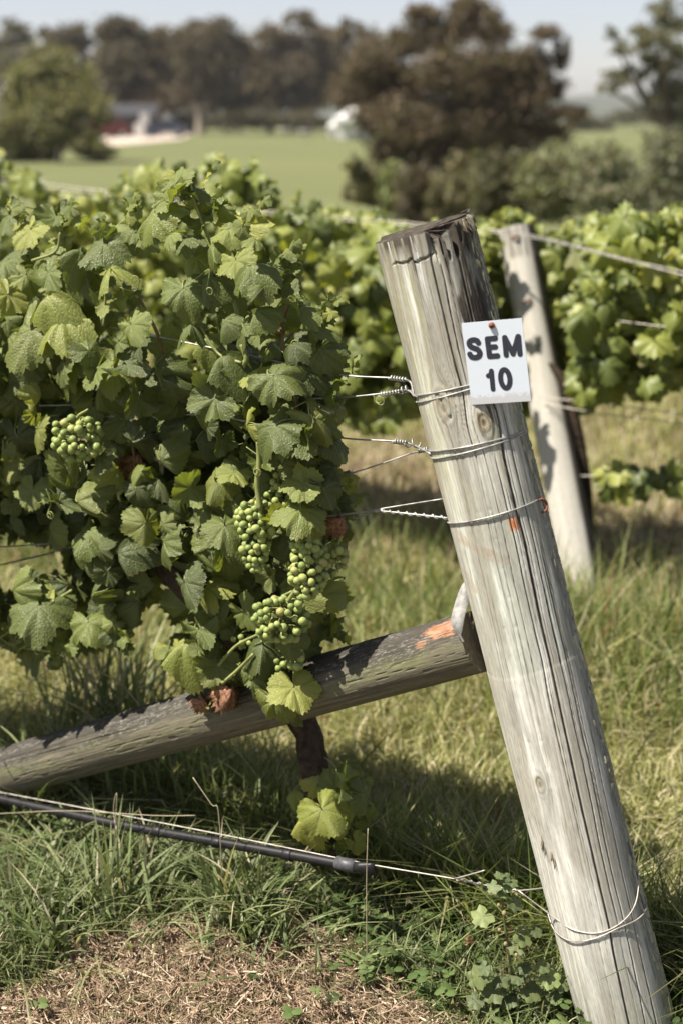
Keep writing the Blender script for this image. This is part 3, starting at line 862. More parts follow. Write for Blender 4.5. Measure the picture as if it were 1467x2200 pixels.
vA = POST.tv(965, 838)[1]; vB = POST.tv(1025, 955)[1]; vC = POST.tv(1060, 1108)[1]; vD = POST.tv(1300, 2000)[1]
wire('thin wire meeting the end post highest, above the sign wire loop',
     [smooth_path(lin([(-500, 560), (0, 655), (430, 742), (640, 786), (735, 806), (842, 812), (868, 816), (884, 822)]), 40),
      coil(on_row(836, 811), on_row(872, 816), 6, 0.0034), smooth_path([on_row(868, 814), on_row(882, 822, 0.02), POST.P(np.array(-1.45), np.array(vA - 0.004), np.array(0.003)), POST.P(np.array(-1.2), np.array(vA), np.array(0.002))], 12)])
wire('doubled wire loop round the post, half hidden behind the sign',
     [smooth_path(lin([(-500, 870), (0, 872), (400, 865), (690, 856), (800, 848), (870, 838)]) + [POST.P(np.array(-1.5), np.array(vA), np.array(0.002))], 30),
      ring(vA, tilt=0.002), ring(vA + 0.007, tilt=-0.003), coil(on_row(815, 848), on_row(858, 841), 7, 0.0034), coil(on_row(858, 841), on_row(880, 834), 2.5, 0.006)])
wire('doubled wire band round the post just below the two knots',
     [smooth_path(lin([(-500, 905), (0, 905), (400, 890), (620, 925), (745, 942), (848, 948), (885, 955)]) + [POST.P(np.array(-1.35), np.array(vB + 0.002), np.array(0.002))], 40),
      ring(vB, tilt=0.003), ring(vB + 0.008, tilt=-0.002), coil(on_row(845, 948), on_row(872, 951), 5, 0.0034), coil(on_row(872, 951), on_row(900, 953), 1.5, 0.007)])
wire('slanting stay wire tied into the band below the knots',
     [smooth_path(lin([(150, 1176), (500, 1090), (770, 1012), (905, 968)]) + [POST.P(np.array(-1.4), np.array(vB + 0.008), np.array(0.002))], 30), coil(on_row(898, 969), on_row(918, 965), 4, 0.0032)])
wire('twisted wire stapled to the post with the red staple',
     [smooth_path(lin([(-500, 1180), (0, 1175), (500, 1130), (750, 1104), (800, 1096), (826, 1094)]), 30), coil(on_row(805, 1096), on_row(962, 1113), 8.5, 0.0028, 120),
      smooth_path(lin([(800, 1096), (880, 1104), (962, 1113)]), 20), smooth_path([POST.P(np.array(a), np.array(vC - 0.002 * a), np.array(0.0018)) for a in np.linspace(-1.45, 1.02, 24)], 40),
      smooth_path(lin([(757, 1118), (790, 1104), (810, 1096)]), 10)])
wire('straight wire running up from the twist to behind the post',
     [smooth_path(lin([(806, 1095), (880, 1083), (950, 1072)]) + [on_row(1010, 1062, -0.06)], 20)], 0.0014)
wire('grey wire crossing the gap under the leaves at the far end',
     [smooth_path(lin([(-500, 1330), (0, 1214), (148, 1178), (420, 1100)], -0.10), 20)], 0.0022)
wire('wire running from the drip pipe and crossed round the post foot',
     [smooth_path(lin([(-500, 1610), (0, 1702), (400, 1778), (640, 1826), (800, 1858), (975, 1888), (1030, 1900), (1112, 1913)], 0.075), 50),
      smooth_path([on_row(1112, 1913, 0.075)] + [POST.P(np.array(a), np.array(vD + b), np.array(0.0018)) for a, b in ((-1.05, -0.022), (-0.6, -0.008), (-0.1, 0.0), (0.4, -0.006), (0.85, -0.022), (1.25, -0.05), (1.7, -0.075))], 40),
      smooth_path([POST.P(np.array(a), np.array(vD + b), np.array(0.0036)) for a, b in ((-1.6, -0.02), (-1.2, 0.004), (-0.7, 0.013), (-0.2, 0.008), (0.3, 0.0), (0.8, 0.002), (1.3, 0.0), (1.8, -0.02))], 40),
      smooth_path([on_row(1108, 1914, 0.075), on_row(1150, 1910, 0.05), on_row(1200, 1903, 0.0)], 10),
      smooth_path([on_row(975, 1888, 0.075), on_row(1005, 1880, 0.085), on_row(1040, 1870, 0.095)], 8),
      coil(on_row(980, 1889, 0.075), on_row(1110, 1913, 0.075), 7, 0.002)], 0.0013, M_wire_old)
# drip pipe
pp = smooth_path(lin([(-520, 1600), (-200, 1668), (0, 1716), (250, 1770), (400, 1797), (560, 1825), (700, 1850), (742, 1858)], 0.075), 60)
hose_t = thing('drip_pipe', pp[30], 'black irrigation drip pipe with a folded end hanging in the grass', 'pipe')
child(MB().add(*tube(pp, 0.0096, 14)), 'pipe', M_hose, hose_t)
for (hx, hy) in ((340, 1786), (468, 1810), (620, 1836)):
    c0 = on_row(hx, hy, 0.075); t = unit(pp[-1] - pp[-20])
    P = np.array([c0 - t * 0.010, c0 - t * 0.009, c0 - t * 0.004, c0 + t * 0.004, c0 + t * 0.009, c0 + t * 0.010])
    child(MB().add(*tube(P, [0.0100, 0.0114, 0.0118, 0.0118, 0.0114, 0.0100], 16)), 'collar', M_hose, hose_t)
e0 = on_row(722, 1853, 0.075); e1 = on_row(764, 1862, 0.075); t = unit(e1 - e0)
child(MB().add(*tube(np.array([e0, e0 + t * 0.001, e1 - t * 0.001, e1]), [0.0100, 0.0124, 0.0124, 0.0100], 18)), 'clamp_sleeve', M_clamp, hose_t)
e2 = on_row(806, 1869, 0.075)
V, F = tube(np.array([e1 - t * 0.003, e1 + (e2 - e1) * 0.3, e1 + (e2 - e1) * 0.7, e2]), 0.0112, 16)
u = ((V - e1) @ t) / np.linalg.norm(e2 - e1); u = np.clip(u, 0, 1)
cl = e1 + np.outer((V - e1) @ t, t); d = V - cl
fl = unit(np.cross(t, UP)); upv = np.cross(fl, t)
d = np.outer((d @ fl) * (1 - 0.72 * u ** 1.3), fl) + np.outer((d @ upv) * (1 + 0.18 * u ** 1.5), upv)
child(MB().add(cl + d, F), 'folded_end', M_hose, hose_t)

# ------------------------------------------------------------------ vine leaves
def leaf_outline(npt, rs, teeth=0.05):
    """half-open polar outline of a vine leaf: origin at the stalk, tip along +Y"""
    ang = np.array([0, 9, 16, 32, 52, 70, 84, 103, 122, 138, 156, 170, 180.0])
    lob = rs.uniform(0.0, 1.0)
    rad = np.array([0.04, 0.12, 0.42, 0.52, 0.545, 0.54 - 0.03 * lob, 0.52 - 0.06 * lob, 0.585 + 0.02 * lob, 0.56, 0.52 - 0.07 * lob, 0.565, 0.61, 0.645])
    a = np.linspace(-180, 180, npt, endpoint=False) + 180.0 / npt
    r = np.interp(np.abs(180 - np.abs(a)), ang, rad)
    r = r * (1 + 0.05 * np.sin(np.radians(a) * 2 + rs.uniform(0, 6)) + 0.03 * np.sin(np.radians(a) * 3 + rs.uniform(0, 6)))
    tt = teeth * (np.arange(npt) % 2 * 2 - 1) * rs.uniform(0.5, 1.3, npt) * np.clip((180 - np.abs(np.abs(a) - 0)) / 14, 0, 1)
    r = r * (1 + tt)
    A = np.radians(a)
    return np.stack([r * np.sin(A), r * np.cos(A)], 1)
def leaf_mesh_data(rs, npt=56, rings=(0.34, 0.64, 0.86, 1.0), fold=0.25, droop=0.3, wave=0.06, cup=0.0, teeth=0.05):
    O = leaf_outline(npt, rs, teeth)
    pts = [np.zeros((1, 2))] + [O * q * (1 if q == 1 else (1 + 0.0)) for q in rings]
    P = np.concatenate(pts)
    rr = np.concatenate([[0]] + [np.full(npt, q) for q in rings])
    an = np.arctan2(P[:, 0], P[:, 1])
    x, y = P[:, 0], P[:, 1]
    z = -fold * np.abs(x) * (0.5 + rr) + cup * rr * rr * 0.3
    z = z - droop * np.clip(y, 0, 1) ** 2 * 0.9 - droop * 0.35 * np.clip(-y, 0, 1)
    z = z + wave * rr ** 2 * np.sin(an * rs.integers(3, 6) + rs.uniform(0, 6)) + 0.5 * wave * rr ** 3 * np.sin(an * rs.integers(7, 11) + rs.uniform(0, 6))
    # blade puffed up between the main veins
    va = np.radians([0, 48, -48, 100, -100, 150, -150])
    dv = np.min(np.abs(((an[:, None] - va[None]) + np.pi) % (2 * np.pi) - np.pi), 1)
    z = z + 0.035 * np.sin(np.clip(dv / 0.42, 0, 1) * math.pi / 2) * np.sin(np.clip(rr, 0, 1) * math.pi)
    z = z + 0.03 * (vnoise(x * 9 + 20, y * 9 + 20, rs.integers(50)) - .5) * rr + 0.035 * np.sin(an * 19 + rs.uniform(0, 6)) * rr ** 4 * np.sin(an * 2 + rs.uniform(0, 6))
    cu = rs.uniform(-0.25, 0.25)
    z = z + cu * x * np.clip(y + 0.3, -1, 1) * 0.5
    V = np.stack([x, y, z], 1)
    j = np.arange(npt); j2 = (j + 1) % npt
    F = [np.stack([np.zeros(npt, int), 1 + j2, 1 + j], 1)]
    for k in range(len(rings) - 1):
        a, b = 1 + k * npt, 1 + (k + 1) * npt
        F.append(np.stack([a + j, a + j2, b + j2], 1)); F.append(np.stack([a + j, b + j2, b + j], 1))
    F = np.concatenate(F)
    # cut the sinus open at the stalk: drop the faces across it
    return V, F, np.stack([x + 0.5, y + 0.5], 1)
lr = np.random.default_rng(5)
LEAFM = []; LEAF_SHADE = []      # yellow-green blades, and darker ones with canopy shade put into the colour
LSPEC = [(.1, .15, .05, .1, 0), (.35, .5, .08, 0, 0), (.75, .3, .06, .2, 0), (.05, .8, .09, -.3, 0), (.5, .9, .07, 0, .5), (-.25, .2, .10, .4, 0), (.25, .1, .12, -.4, .3), (1.1, .5, .08, 0, 0), (.2, .4, .05, .2, -.6), (.6, .6, .14, -.2, .3), (.15, .3, .07, .1, .9), (.45, .2, .05, .3, -.3), (.0, .5, .12, .3, .5), (.9, .9, .10, 0, -.4)]
for k in range(14):
    fo, dr_, wv, cp, roll = LSPEC[k]
    V, F, uv = leaf_mesh_data(lr, 72, fold=fo, droop=dr_, wave=wv, cup=cp, teeth=.042)
    # one margin rolled up or down
    xr = np.clip(V[:, 0] - .08, 0, 1); V[:, 2] += roll * 2.2 * xr ** 2; V[:, 0] -= abs(roll) * 1.1 * xr ** 2
    mb = MB().add(V, F, 0, uv=uv)
    st = smooth_path([(0, 0.0, 0.004), (0.02, -0.16, -0.05), (lr.uniform(-.15, .15), -0.36, -0.24), (lr.uniform(-.25, .25), -0.45, -0.55)], 8)
    mb.add(*tube(st, np.linspace(0.017, 0.012, 8), 5), 1)
    LEAFM.append(mb.mesh('leaf', [M_leaf, M_petiole])); LEAF_SHADE.append(mb.mesh('leaf', [M_leaf_shade, M_petiole]))
DEADM = []
for k in range(3):
    V, F, uv = leaf_mesh_data(lr, 40, fold=1.3, droop=1.2, wave=0.22, cup=-0.8, teeth=0.12)
    V[:, 2] += 0.10 * np.sin(V[:, 0] * 23) * np.cos(V[:, 1] * 17)
    DEADM.append(MB().add(V, F, 0, uv=uv).mesh('leaf', [M_dead]))
LEAFLO = [leaf_mesh_data(lr, 34, (0.42, 0.75, 1.0), fold=lr.uniform(-.1, .9), droop=lr.uniform(.1, .9), wave=lr.uniform(.05, .16), teeth=.09) for k in range(18)]
def leaf_axes(n, tip):
    n = unit(n); t = tip - n * (tip @ n); t = unit(t); x = np.cross(t, n)
    return x, t, n
def to_sun(n, k):
    """blades turn their face towards the sun's side of the sky"""
    return unit(n) + k * sun_dir
def leaf_dirs(tipdeg, nx, nup, nt=0.6):
    """tip angle in the picture plane (0 hangs down, + towards +X), blade normal to the right / up / to the camera's side"""
    a = R(tipdeg)
    tip = np.array([math.sin(a), 0, -math.cos(a)])
    return np.array([nx, -nt, nup]), tip
vine_o = on_row(676, 1745, -0.03)
vine_t = thing('grapevine', vine_o, 'sunlit grapevine with green grape bunches on the near wires', 'grapevine')
NLEAF = [0]
def put_leaf(p, n, tip, wpx_m, mesh, label=None):
    x, t, nn = leaf_axes(n, tip)
    o = bpy.data.objects.new('leaf', mesh); col.objects.link(o)
    o.parent = vine_t
    s = wpx_m
    M = Matrix(((x[0] * s, t[0] * s, nn[0] * s, 0), (x[1] * s, t[1] * s, nn[1] * s, 0), (x[2] * s, t[2] * s, nn[2] * s, 0), (0, 0, 0, 1)))
    p = p - t * 0.10 * s - vine_o
    M.translation = Vector(p)
    o.matrix_basis = M
    if label: o['label'] = label
    NLEAF[0] += 1
    return o
def msize(px, py, wpx, n=0.0):
    d = np.dot(on_row(px, py, n) - EYE, np.array([0, C_, -S_]))
    return wpx * d / FPX
# the leaves one can pick out in the photograph: x, y, width, tip angle, normal right, normal up, row offset
HAND = [(380, 388, 84, -150, -.5, .1, .04), (372, 428, 92, -25, -.4, .2, .05), (424, 418, 66, 40, .3, .3, .03), (326, 466, 125, -35, -.2, .5, .07), (288, 492, 66, -70, -.3, .4, .03),
        (214, 530, 125, -25, -.1, .55, .06), (152, 578, 115, -120, -.6, .5, .05), (96, 640, 120, -80, -.2, .6, .08), (238, 650, 92, 8, 0, .5, .03), (396, 628, 112, -15, -.3, .45, .08),
        (420, 560, 80, -10, .3, .2, .03), (456, 528, 88, 22, .2, .4, .06), (500, 494, 95, 55, .2, .7, .05), (548, 572, 125, 20, .15, .5, .10), (508, 566, 92, -20, -.3, .4, .07), (612, 640, 82, 30, .2, .3, .06),
        (660, 668, 100, 20, .4, .2, .03), (704, 760, 120, 5, .7, .1, .03), (598, 812, 128, 25, .05, .55, .11), (548, 806, 92, -35, -.3, .5, .08), (650, 800, 108, 15, .4, .3, .06),
        (470, 770, 105, -30, -.7, .4, .08), (452, 858, 118, -75, -.4, .6, .09), (584, 922, 130, -62, -.1, .5, .12), (642, 934, 128, 10, 0, .5, .10), (706, 908, 122, 45, .25, .35, .09), (738, 952, 80, 30, .4, .3, .06),
        (490, 994, 70, 30, .1, .6, .07), (506, 1020, 78, 10, 0, .6, .08), (572, 996, 82, 30, .2, .5, .05), (648, 1040, 96, -80, .0, .4, .10), (648, 1100, 118, 8, .1, .5, .11), (722, 1058, 84, 15, .4, .4, .08),
        (744, 1010, 60, 20, .7, .2, .03), (460, 1042, 90, -15, -.8, .2, .08), (212, 842, 76, -20, -.2, .5, .05), (246, 800, 116, 0, 0, .5, .07), (270, 836, 84, 30, .1, .4, .06), (60, 722, 165, -30, -.2, .5, .09),
        (152, 760, 125, 30, .1, .5, .07), (28, 764, 125, -10, -.1, .5, .06), (122, 692, 135, -40, -.1, .7, .08), (70, 1060, 84, -10, -.2, .5, .08), (134, 1082, 90, 20, .2, .4, .08), (38, 1000, 95, -20, -.3, .3, .05),
        (82, 1312, 150, -25, -.1, .5, .10), (192, 1345, 105, 10, .1, .5, .08), (110, 1262, 95, -160, .3, .5, .04), (242, 1350, 72, -10, 0, .4, .06), (386, 1386, 112, -35, -.1, .5, .11), (432, 1358, 88, 30, .1, .6, .11),
        (484, 1176, 158, -5, .3, .05, .06), (462, 1300, 110, -20, -.1, .3, .03), (562, 1392, 115, 0, .0, .5, .09), (618, 1372, 88, 20, .1, .5, .10), (548, 1468, 108, 0, .05, .4, .10), (634, 1486, 112, 10, .2, .35, .10),
        (466, 1436, 96, -20, -.2, .5, .08), (592, 1470, 84, 20, .1, .4, .05), (706, 1342, 92, 20, .6, .1, .02), (722, 1282, 100, 10, .7, .1, .02), (690, 1130, 72, 30, .3, .4, .06), (300, 520, 70, 20, .2, .3, -.02),
        (150, 730, 70, -60, -.3, .6, .08), (350, 740, 90, 30, .3, .3, -.02), (330, 840, 95, -10, 0, .3, .02), (215, 990, 70, 40, .2, .5, .10), (320, 940, 70, 20, .2, .4, .02), (345, 1035, 80, 30, .2, .5, .04), (395, 930, 100, 0, .1, .2, .0),
        (60, 500, 95, -40, -.2, .6, -.02), (120, 470, 85, 10, .2, .5, -.03), (15, 470, 100, -20, -.2, .6, -.05), (90, 550, 80, -20, -.5, .4, .02), (20, 560, 90, 20, .1, .5, .0), (170, 470, 55, 0, .3, .3, -.05)]
SUCK = [(697, 1748, 112, 5, -.1, .3, .05), (646, 1762, 84, -40, -.5, .6, .02), (735, 1684, 92, 40, .5, .1, .01), (786, 1712, 84, 50, .9, -.1, -.02), (790, 1768, 70, 20, .9, .0, -.04), (745, 1790, 84, -10, .6, -.1, -.01),
        (676, 1672, 76, -80, -.3, .9, -.03), (630, 1700, 66, -70, -.8, .5, -.05), (752, 1644, 52, 80, .2, .9, -.04), (715, 1822, 70, 20, .5, -.1, -.04), (766, 1815, 60, 30, .7, 0, -.06), (722, 1735, 70, 30, .5, .2, -.05), (760, 1740, 74, 10, .7, .0, .0), (715, 1700, 80, -20, .2, .1, -.03), (800, 1735, 60, 60, .9, .2, -.06), (690, 1790, 60, -10, .1, .2, -.02), (775, 1680, 54, 80, .5, .6, -.05)]
for k, (px, py, wpx, ta, nx, nu, no) in enumerate(HAND + SUCK):
    if px > 640 and py < 1500: px -= 22 * min(1, (px - 640) / 60)
    n, tip = leaf_dirs(ta, nx, nu)
    put_leaf(on_row(px, py, no), to_sun(n + lr.normal(0, .25, 3), .7 if py < 1000 else .2), tip + 0.2 * lr.normal(size=3), msize(px, py, wpx * .92, no), (LEAFM if py < 720 or py > 1560 or lr.random() < (.5 if py < 1150 else .35) else LEAF_SHADE)[(k * 5) % 14])
for (px, py, wpx, ta, no) in ((494, 1488, 66, -20, .10), (440, 1508, 40, 30, .09), (604, 692, 30, 0, .05), (300, 985, 70, 20, .0), (735, 1120, 50, 10, .05)):
    n, tip = leaf_dirs(ta, 0.2, 0.4)
    put_leaf(on_row(px, py, no), n, tip, msize(px, py, wpx, no), DEADM[k % 3], 'shrivelled brown dead leaf')
POLY = np.array([(-700, 600), (0, 560), (40, 500), (120, 520), (185, 540), (230, 500), (290, 450), (345, 440), (400, 480), (470, 440), (550, 490), (605, 560), (665, 660), (705, 770), (728, 900), (730, 1000), (720, 1110), (715, 1260), (700, 1330), (662, 1400),
                 (640, 1450), (632, 1515), (570, 1520), (505, 1480), (450, 1470), (445, 1420), (390, 1380), (390, 1290), (400, 1240), (340, 1260), (280, 1320), (200, 1360), (110, 1380), (60, 1370), (0, 1330), (-700, 1300)], float)
HOLES = [np.array(h, float) for h in ([(252, 560), (300, 515), (400, 505), (440, 600), (405, 700), (450, 770), (385, 810), (320, 790), (285, 670)], [(-40, 1130), (150, 1150), (165, 1240), (60, 1270), (-40, 1280)], [(393, 1060), (445, 1055), (420, 1180), (393, 1190)],
                                      [(255, 968), (345, 955), (335, 1015), (262, 1015)], [(335, 1225), (400, 1215), (390, 1300), (345, 1290)], [(105, 895), (235, 895), (235, 990), (105, 990)],
                                      [(500, 1080), (600, 1080), (590, 1235), (515, 1235)], [(610, 1165), (745, 1165), (745, 1290), (620, 1290)], [(535, 1280), (665, 1280), (660, 1375), (540, 1375)])]
FRONTONLY = 5      # holes from this index on only keep the front clear (grape bunches)
_ras = {}
def inside(poly, x, y):
    """point in polygon, from a 5 px raster made once per polygon"""
    k = id(poly)
    if k not in _ras:
        gx_, gy_ = np.meshgrid(np.arange(-705, 900, 5.0), np.arange(340, 1600, 5.0), indexing='xy'); c = np.zeros(gx_.shape, bool)
        for (x1, y1), (x2, y2) in zip(poly, np.roll(poly, -1, 0)):
            c ^= ((y1 > gy_) != (y2 > gy_)) & (gx_ < (x2 - x1) * (gy_ - y1) / (y2 - y1 + 1e-9) + x1)
        _ras[k] = c
    i_, j_ = int(round((y - 340) / 5)), int(round((x + 705) / 5)); c = _ras[k]
    return 0 <= i_ < c.shape[0] and 0 <= j_ < c.shape[1] and c[i_, j_]
placed = [(h[0], h[1]) for h in HAND]
tries = 0
while NLEAF[0] < 298 and tries < 20000:
    tries += 1
    px, py = lr.uniform(-40, 775), lr.uniform(420, 1540)
    if not inside(POLY, px, py) or any(inside(h, px, py) for h in HOLES): continue
    if py < 640 and lr.random() < .5: continue
    if any((px - a) ** 2 + (py - b) ** 2 < (44 if py < 700 else 37) ** 2 for a, b in placed): continue
    placed.append((px, py))
    low = sstep(500, 1300, py)
    no = lr.uniform(-0.02, 0.11) - 0.05 * (px > 680)
    n = np.array([lr.normal(-.1, .65) + 0.3 * (px > 660), -0.5 + lr.normal(0, .25), lr.uniform(-.2, 1.0) if py < 760 else lr.uniform(-.35, .55)])
    tip = np.array([lr.normal(0, .8), lr.normal(-.2, .5), -.8 + lr.normal(0, .4)])
    put_leaf(on_row(px, py, no), to_sun(n, .65 if py < 820 else .1), tip, msize(px, py, lr.uniform(44, 98), no), (LEAFM if lr.random() < (.9 if py < 740 else .3) else LEAF_SHADE)[lr.integers(14)])  # darker blades picked lower down, painting in the canopy's shade
# the leaves deeper in the canopy, plus unseen ones continuing the row leftward, added for their shade
mb = MB(); cnt = 0
def add_lo(mb, p, n, tip, s_, m_=0):
    x, t, nn = leaf_axes(n, tip); V, F, uv = LEAFLO[lr.integers(len(LEAFLO))]
    mb.add(p + s_ * (np.outer(V[:, 0], x) + np.outer(V[:, 1] - .1, t) + np.outer(V[:, 2], nn)), F, m_, uv=uv)
while cnt < 900:
    px, py = lr.uniform(-680, 735), lr.uniform(430, 1520)
    if not inside(POLY, px, py) or any(inside(h, px, py) for h in HOLES[:FRONTONLY]): continue
    out = px < -45
    if out and lr.random() < .6: continue
    infront = any(inside(h, px, py) for h in HOLES[FRONTONLY:])
    no = lr.uniform(-0.20, -0.02) if not out else lr.uniform(-0.03, 0.15)
    if infront: no = lr.uniform(-0.17, -0.05)
    if not out and px > 680: no = lr.uniform(-0.12, -0.02)
    if not out and py < 800 and lr.random() < 0.8: continue
    n = np.array([lr.normal(0, .6), lr.normal(-0.4, .5), lr.uniform(-.2, .9)]); tip = np.array([lr.normal(0, .8), lr.normal(0, .5), -.9])
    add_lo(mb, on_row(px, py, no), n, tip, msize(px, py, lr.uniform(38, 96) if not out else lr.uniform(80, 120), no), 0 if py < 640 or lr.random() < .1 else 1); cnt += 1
# young shoots with small leaves that break the outline
for (x0, y0, x1, y1, no) in ((405, 470, 400, 366, .03), (470, 480, 452, 372, .0), (520, 500, 560, 440, .02), (600, 570, 640, 520, .0), (140, 540, 150, 430, -.02), (60, 540, 40, 440, -.04), (230, 540, 215, 470, .02), (300, 480, 285, 420, .0), (690, 700, 722, 640, -.02), (720, 820, 742, 770, -.02), (720, 1000, 748, 1060, .0), (700, 1330, 735, 1370, -.02), (380, 1380, 345, 1420, .06), (140, 1370, 120, 1420, .06), (20, 1340, -10, 1400, .04), (250, 1330, 262, 1400, .05), (620, 1500, 640, 1550, .06), (500, 1470, 470, 1520, .06)):
    for u_ in np.linspace(.15, 1, 7):
        n = np.array([lr.normal(-.2, .6), lr.normal(-.4, .4), lr.uniform(.0, .9)])
        add_lo(mb, on_row(x0 + (x1 - x0) * u_ + lr.normal(0, 12), y0 + (y1 - y0) * u_ + lr.normal(0, 6), no + lr.normal(0, .015)), n, np.array([lr.normal(0, .8), lr.normal(0, .4), -.6]), msize(x0, y0, lr.uniform(26, 50) * (1.25 - .6 * u_), no))
child(mb, 'inner_leaves', [M_leaf, M_leaf_shade], vine_t, kind='stuff')

# trunk, arms, canes, tendrils
def bark_tube(pts, r0, r1, n=46, k=18, seed=0):
    P = smooth_path(pts, n); V, F = tube(P, np.linspace(r0, r1, n), k, True)
    body = n * k; i_ = np.repeat(np.arange(n), k); j_ = np.tile(np.arange(k), n)
    a = j_ / k * 2 * math.pi
    nz = fbm(np.cos(a) * 2.2 + i_ * 0.05 + 7, np.sin(a) * 2.2 + i_ * 0.22 + 7, 80 + seed, 4)
    rr = np.repeat(np.linspace(r0, r1, n), k)
    cen = np.repeat(P, k, 0)
    V[:body] = cen + (V[:body] - cen) * (0.78 + 0.5 * nz)[:, None]
    c = np.concatenate([lerp((0.022, 0.017, 0.013), (0.085, 0.062, 0.045), nz), np.tile((0.05, 0.04, 0.03), (2, 1))])
    return V, F, c
mb = MB()
V, F, c = bark_tube([on_row(694, 1850, -.04), on_row(690, 1740, -.05), on_row(672, 1640, -.06), on_row(655, 1560, -.075), on_row(590, 1470, -.07), on_row(510, 1370, -.04), on_row(450, 1300, -.02), on_row(385, 1245, -.02), on_row(330, 1180, -.03)], 0.027, 0.026, 70, 18, 1); mb.add(V, F, 0, c)
child(mb, 'trunk', M_bark, vine_t)
for pts, r0, r1 in (([(385, 1245), (340, 1120), (290, 1060), (180, 1010), (0, 1000), (-500, 980)], .022, .014), ([(455, 1300), (500, 1200), (560, 1080), (640, 1000), (700, 960)], .017, .009), ([(340, 1100), (400, 1060), (450, 1110)], .010, .006)):
    mb = MB(); V, F, c = bark_tube([on_row(x, y, -.05) for x, y in pts], r0, r1, 50, 14, int(pts[0][0])); mb.add(V, F, 0, c); child(mb, 'arm', M_bark, vine_t)
CANES = [([(405, 372), (418, 430), (440, 490), (470, 560), (500, 640), (520, 720), (530, 800)], .0022, .0042, .03), ([(556, 950), (557, 1000), (553, 1040), (560, 1095)], .0045, .0052, .10), ([(664, 1130), (666, 1180), (664, 1190)], .004, .004, .10),
         ([(652, 1248), (630, 1275), (614, 1300)], .004, .004, .10), ([(600, 1345), (540, 1370), (505, 1390), (470, 1430)], .0025, .003, .09), ([(545, 1405), (510, 1440), (478, 1468)], .003, .003, .10), ([(620, 650), (605, 720), (625, 800), (640, 880)], .0035, .004, .02),
         ([(130, 500), (120, 540), (70, 560)], .002, .003, .03), ([(212, 640), (222, 700), (230, 600)], .002, .0025, .04), ([(520, 740), (530, 770), (523, 790), (530, 840)], .005, .005, .05), ([(300, 640), (340, 720), (360, 800), (420, 880)], .003, .004, .0),
         ([(430, 700), (470, 760), (520, 780)], .002, .003, .06), ([(155, 1268), (120, 1290), (60, 1330), (0, 1370), (-60, 1400)], .0028, .0035, .04), ([(0, 1386), (60, 1392), (110, 1400)], .004, .003, .03), ([(280, 1060), (290, 1000), (283, 940)], .0025, .003, .0)]
for pts, r0, r1, no in CANES:
    P = smooth_path([on_row(x, y, no) for x, y in pts], 22)
    child(MB().add(*tube(P, np.linspace(r0, r1, 22), 8)), 'cane', M_petiole if no > .02 else M_cane, vine_t)
def tendril(pts, no, curl, r=.0011):
    P = smooth_path([on_row(x, y, no) for x, y in pts], 26)
    e = P[-1]; t = unit(P[-1] - P[-3]); u_ = np.linspace(0, 1, 30)
    a = u_ * curl * 2 * math.pi; rad = 0.009 * (1 - 0.6 * u_)
    x = t; y = unit(np.cross(NRM, t))
    Q = e + y * rad[0] * 1.0 + np.outer(rad * np.sin(a), x) - np.outer(rad * np.cos(a), y) + np.outer(u_ * 0.008, NRM)
    child(MB().add(*tube(np.concatenate([P, Q[1:]]), r, 5)), 'tendril', M_petiole, vine_t)
tendril([(0, 1370), (25, 1385), (45, 1380)], .10, 2.2); tendril([(60, 1385), (40, 1400), (35, 1420)], .10, 1.2); tendril([(420, 600), (450, 580), (445, 620)], .08, 1.0); tendril([(250, 615), (290, 625), (300, 605)], .08, .6); tendril([(530, 960), (560, 985), (548, 1005)], .10, 1.6)
tendril([(590, 740), (615, 760), (640, 750)], .08, 1.4); tendril([(100, 1050), (110, 1080), (104, 1100)], .11, 2.0); tendril([(802, 848), (806, 862), (812, 868)], 0.01, 1.3)

# ------------------------------------------------------------------ grapes
SPH = MB().add(*icosphere(2)).mesh('grape', M_grape)
def bunch(cx, cy, rx, ry, no, count, gp, taper, seed, stalk):
    rs = np.random.default_rng(seed); got = []
    gr = msize(cx, cy, gp, no) / 2
    k = msize(cx, cy, 1.0, no)
    cc = on_row(cx, cy, no)
    right = np.array([1.0, 0, 0]); dn = -camU; tow = camB
    stem = MB(); top = cc + camU * ry * k
    P = smooth_path([on_row(*stalk, no - .01), top, cc, cc - camU * ry * k * .8], 14)
    stem.add(*tube(P, np.linspace(.0026, .0014, 14), 6))
    tr = 0
    while len(got) < count and tr < 9000:
        tr += 1
        v = rs.uniform(-1, 1); wd = (1 - taper * (v + 1) / 2)
        a = rs.uniform(0, 2 * math.pi); q = math.sqrt(rs.uniform(0.25, 1)) * math.sqrt(max(0, 1 - abs(v) ** 3))
        p = cc + right * rx * k * wd * q * math.cos(a) + dn * v * ry * k + tow * rx * k * wd * 0.75 * q * math.sin(a)
        g_ = gr * rs.uniform(0.68, 1.04) * (0.6 if rs.random() < .05 else 1)
        if any(np.linalg.norm(p - b) < (g_ + c_) * 0.74 for b, c_ in got): continue
        got.append((p, g_))
    for p, g_ in got:
        u_ = unit(cc - p); axis_p = cc + dn * np.clip((p - cc) @ dn - .006, -ry * k, ry * k * .8)
        stem.add(*tube(smooth_path([p + (axis_p - p) * .3 + camU * .002, (p + axis_p) / 2 + camU * .004, axis_p], 5), .0009, 4))
    so = child(stem, 'grape_bunch', M_petiole, vine_t)
    for p, g_ in got:
        o = bpy.data.objects.new('grape', SPH); col.objects.link(o); o.parent = so
        o.location = p - vine_o; o.scale = (g_ * rs.uniform(.93, 1.0), g_ * rs.uniform(.93, 1.0), g_ * rs.uniform(1.0, 1.12)); o.rotation_euler = rs.uniform(0, 6, 3)
    return len(got)
tot = 0
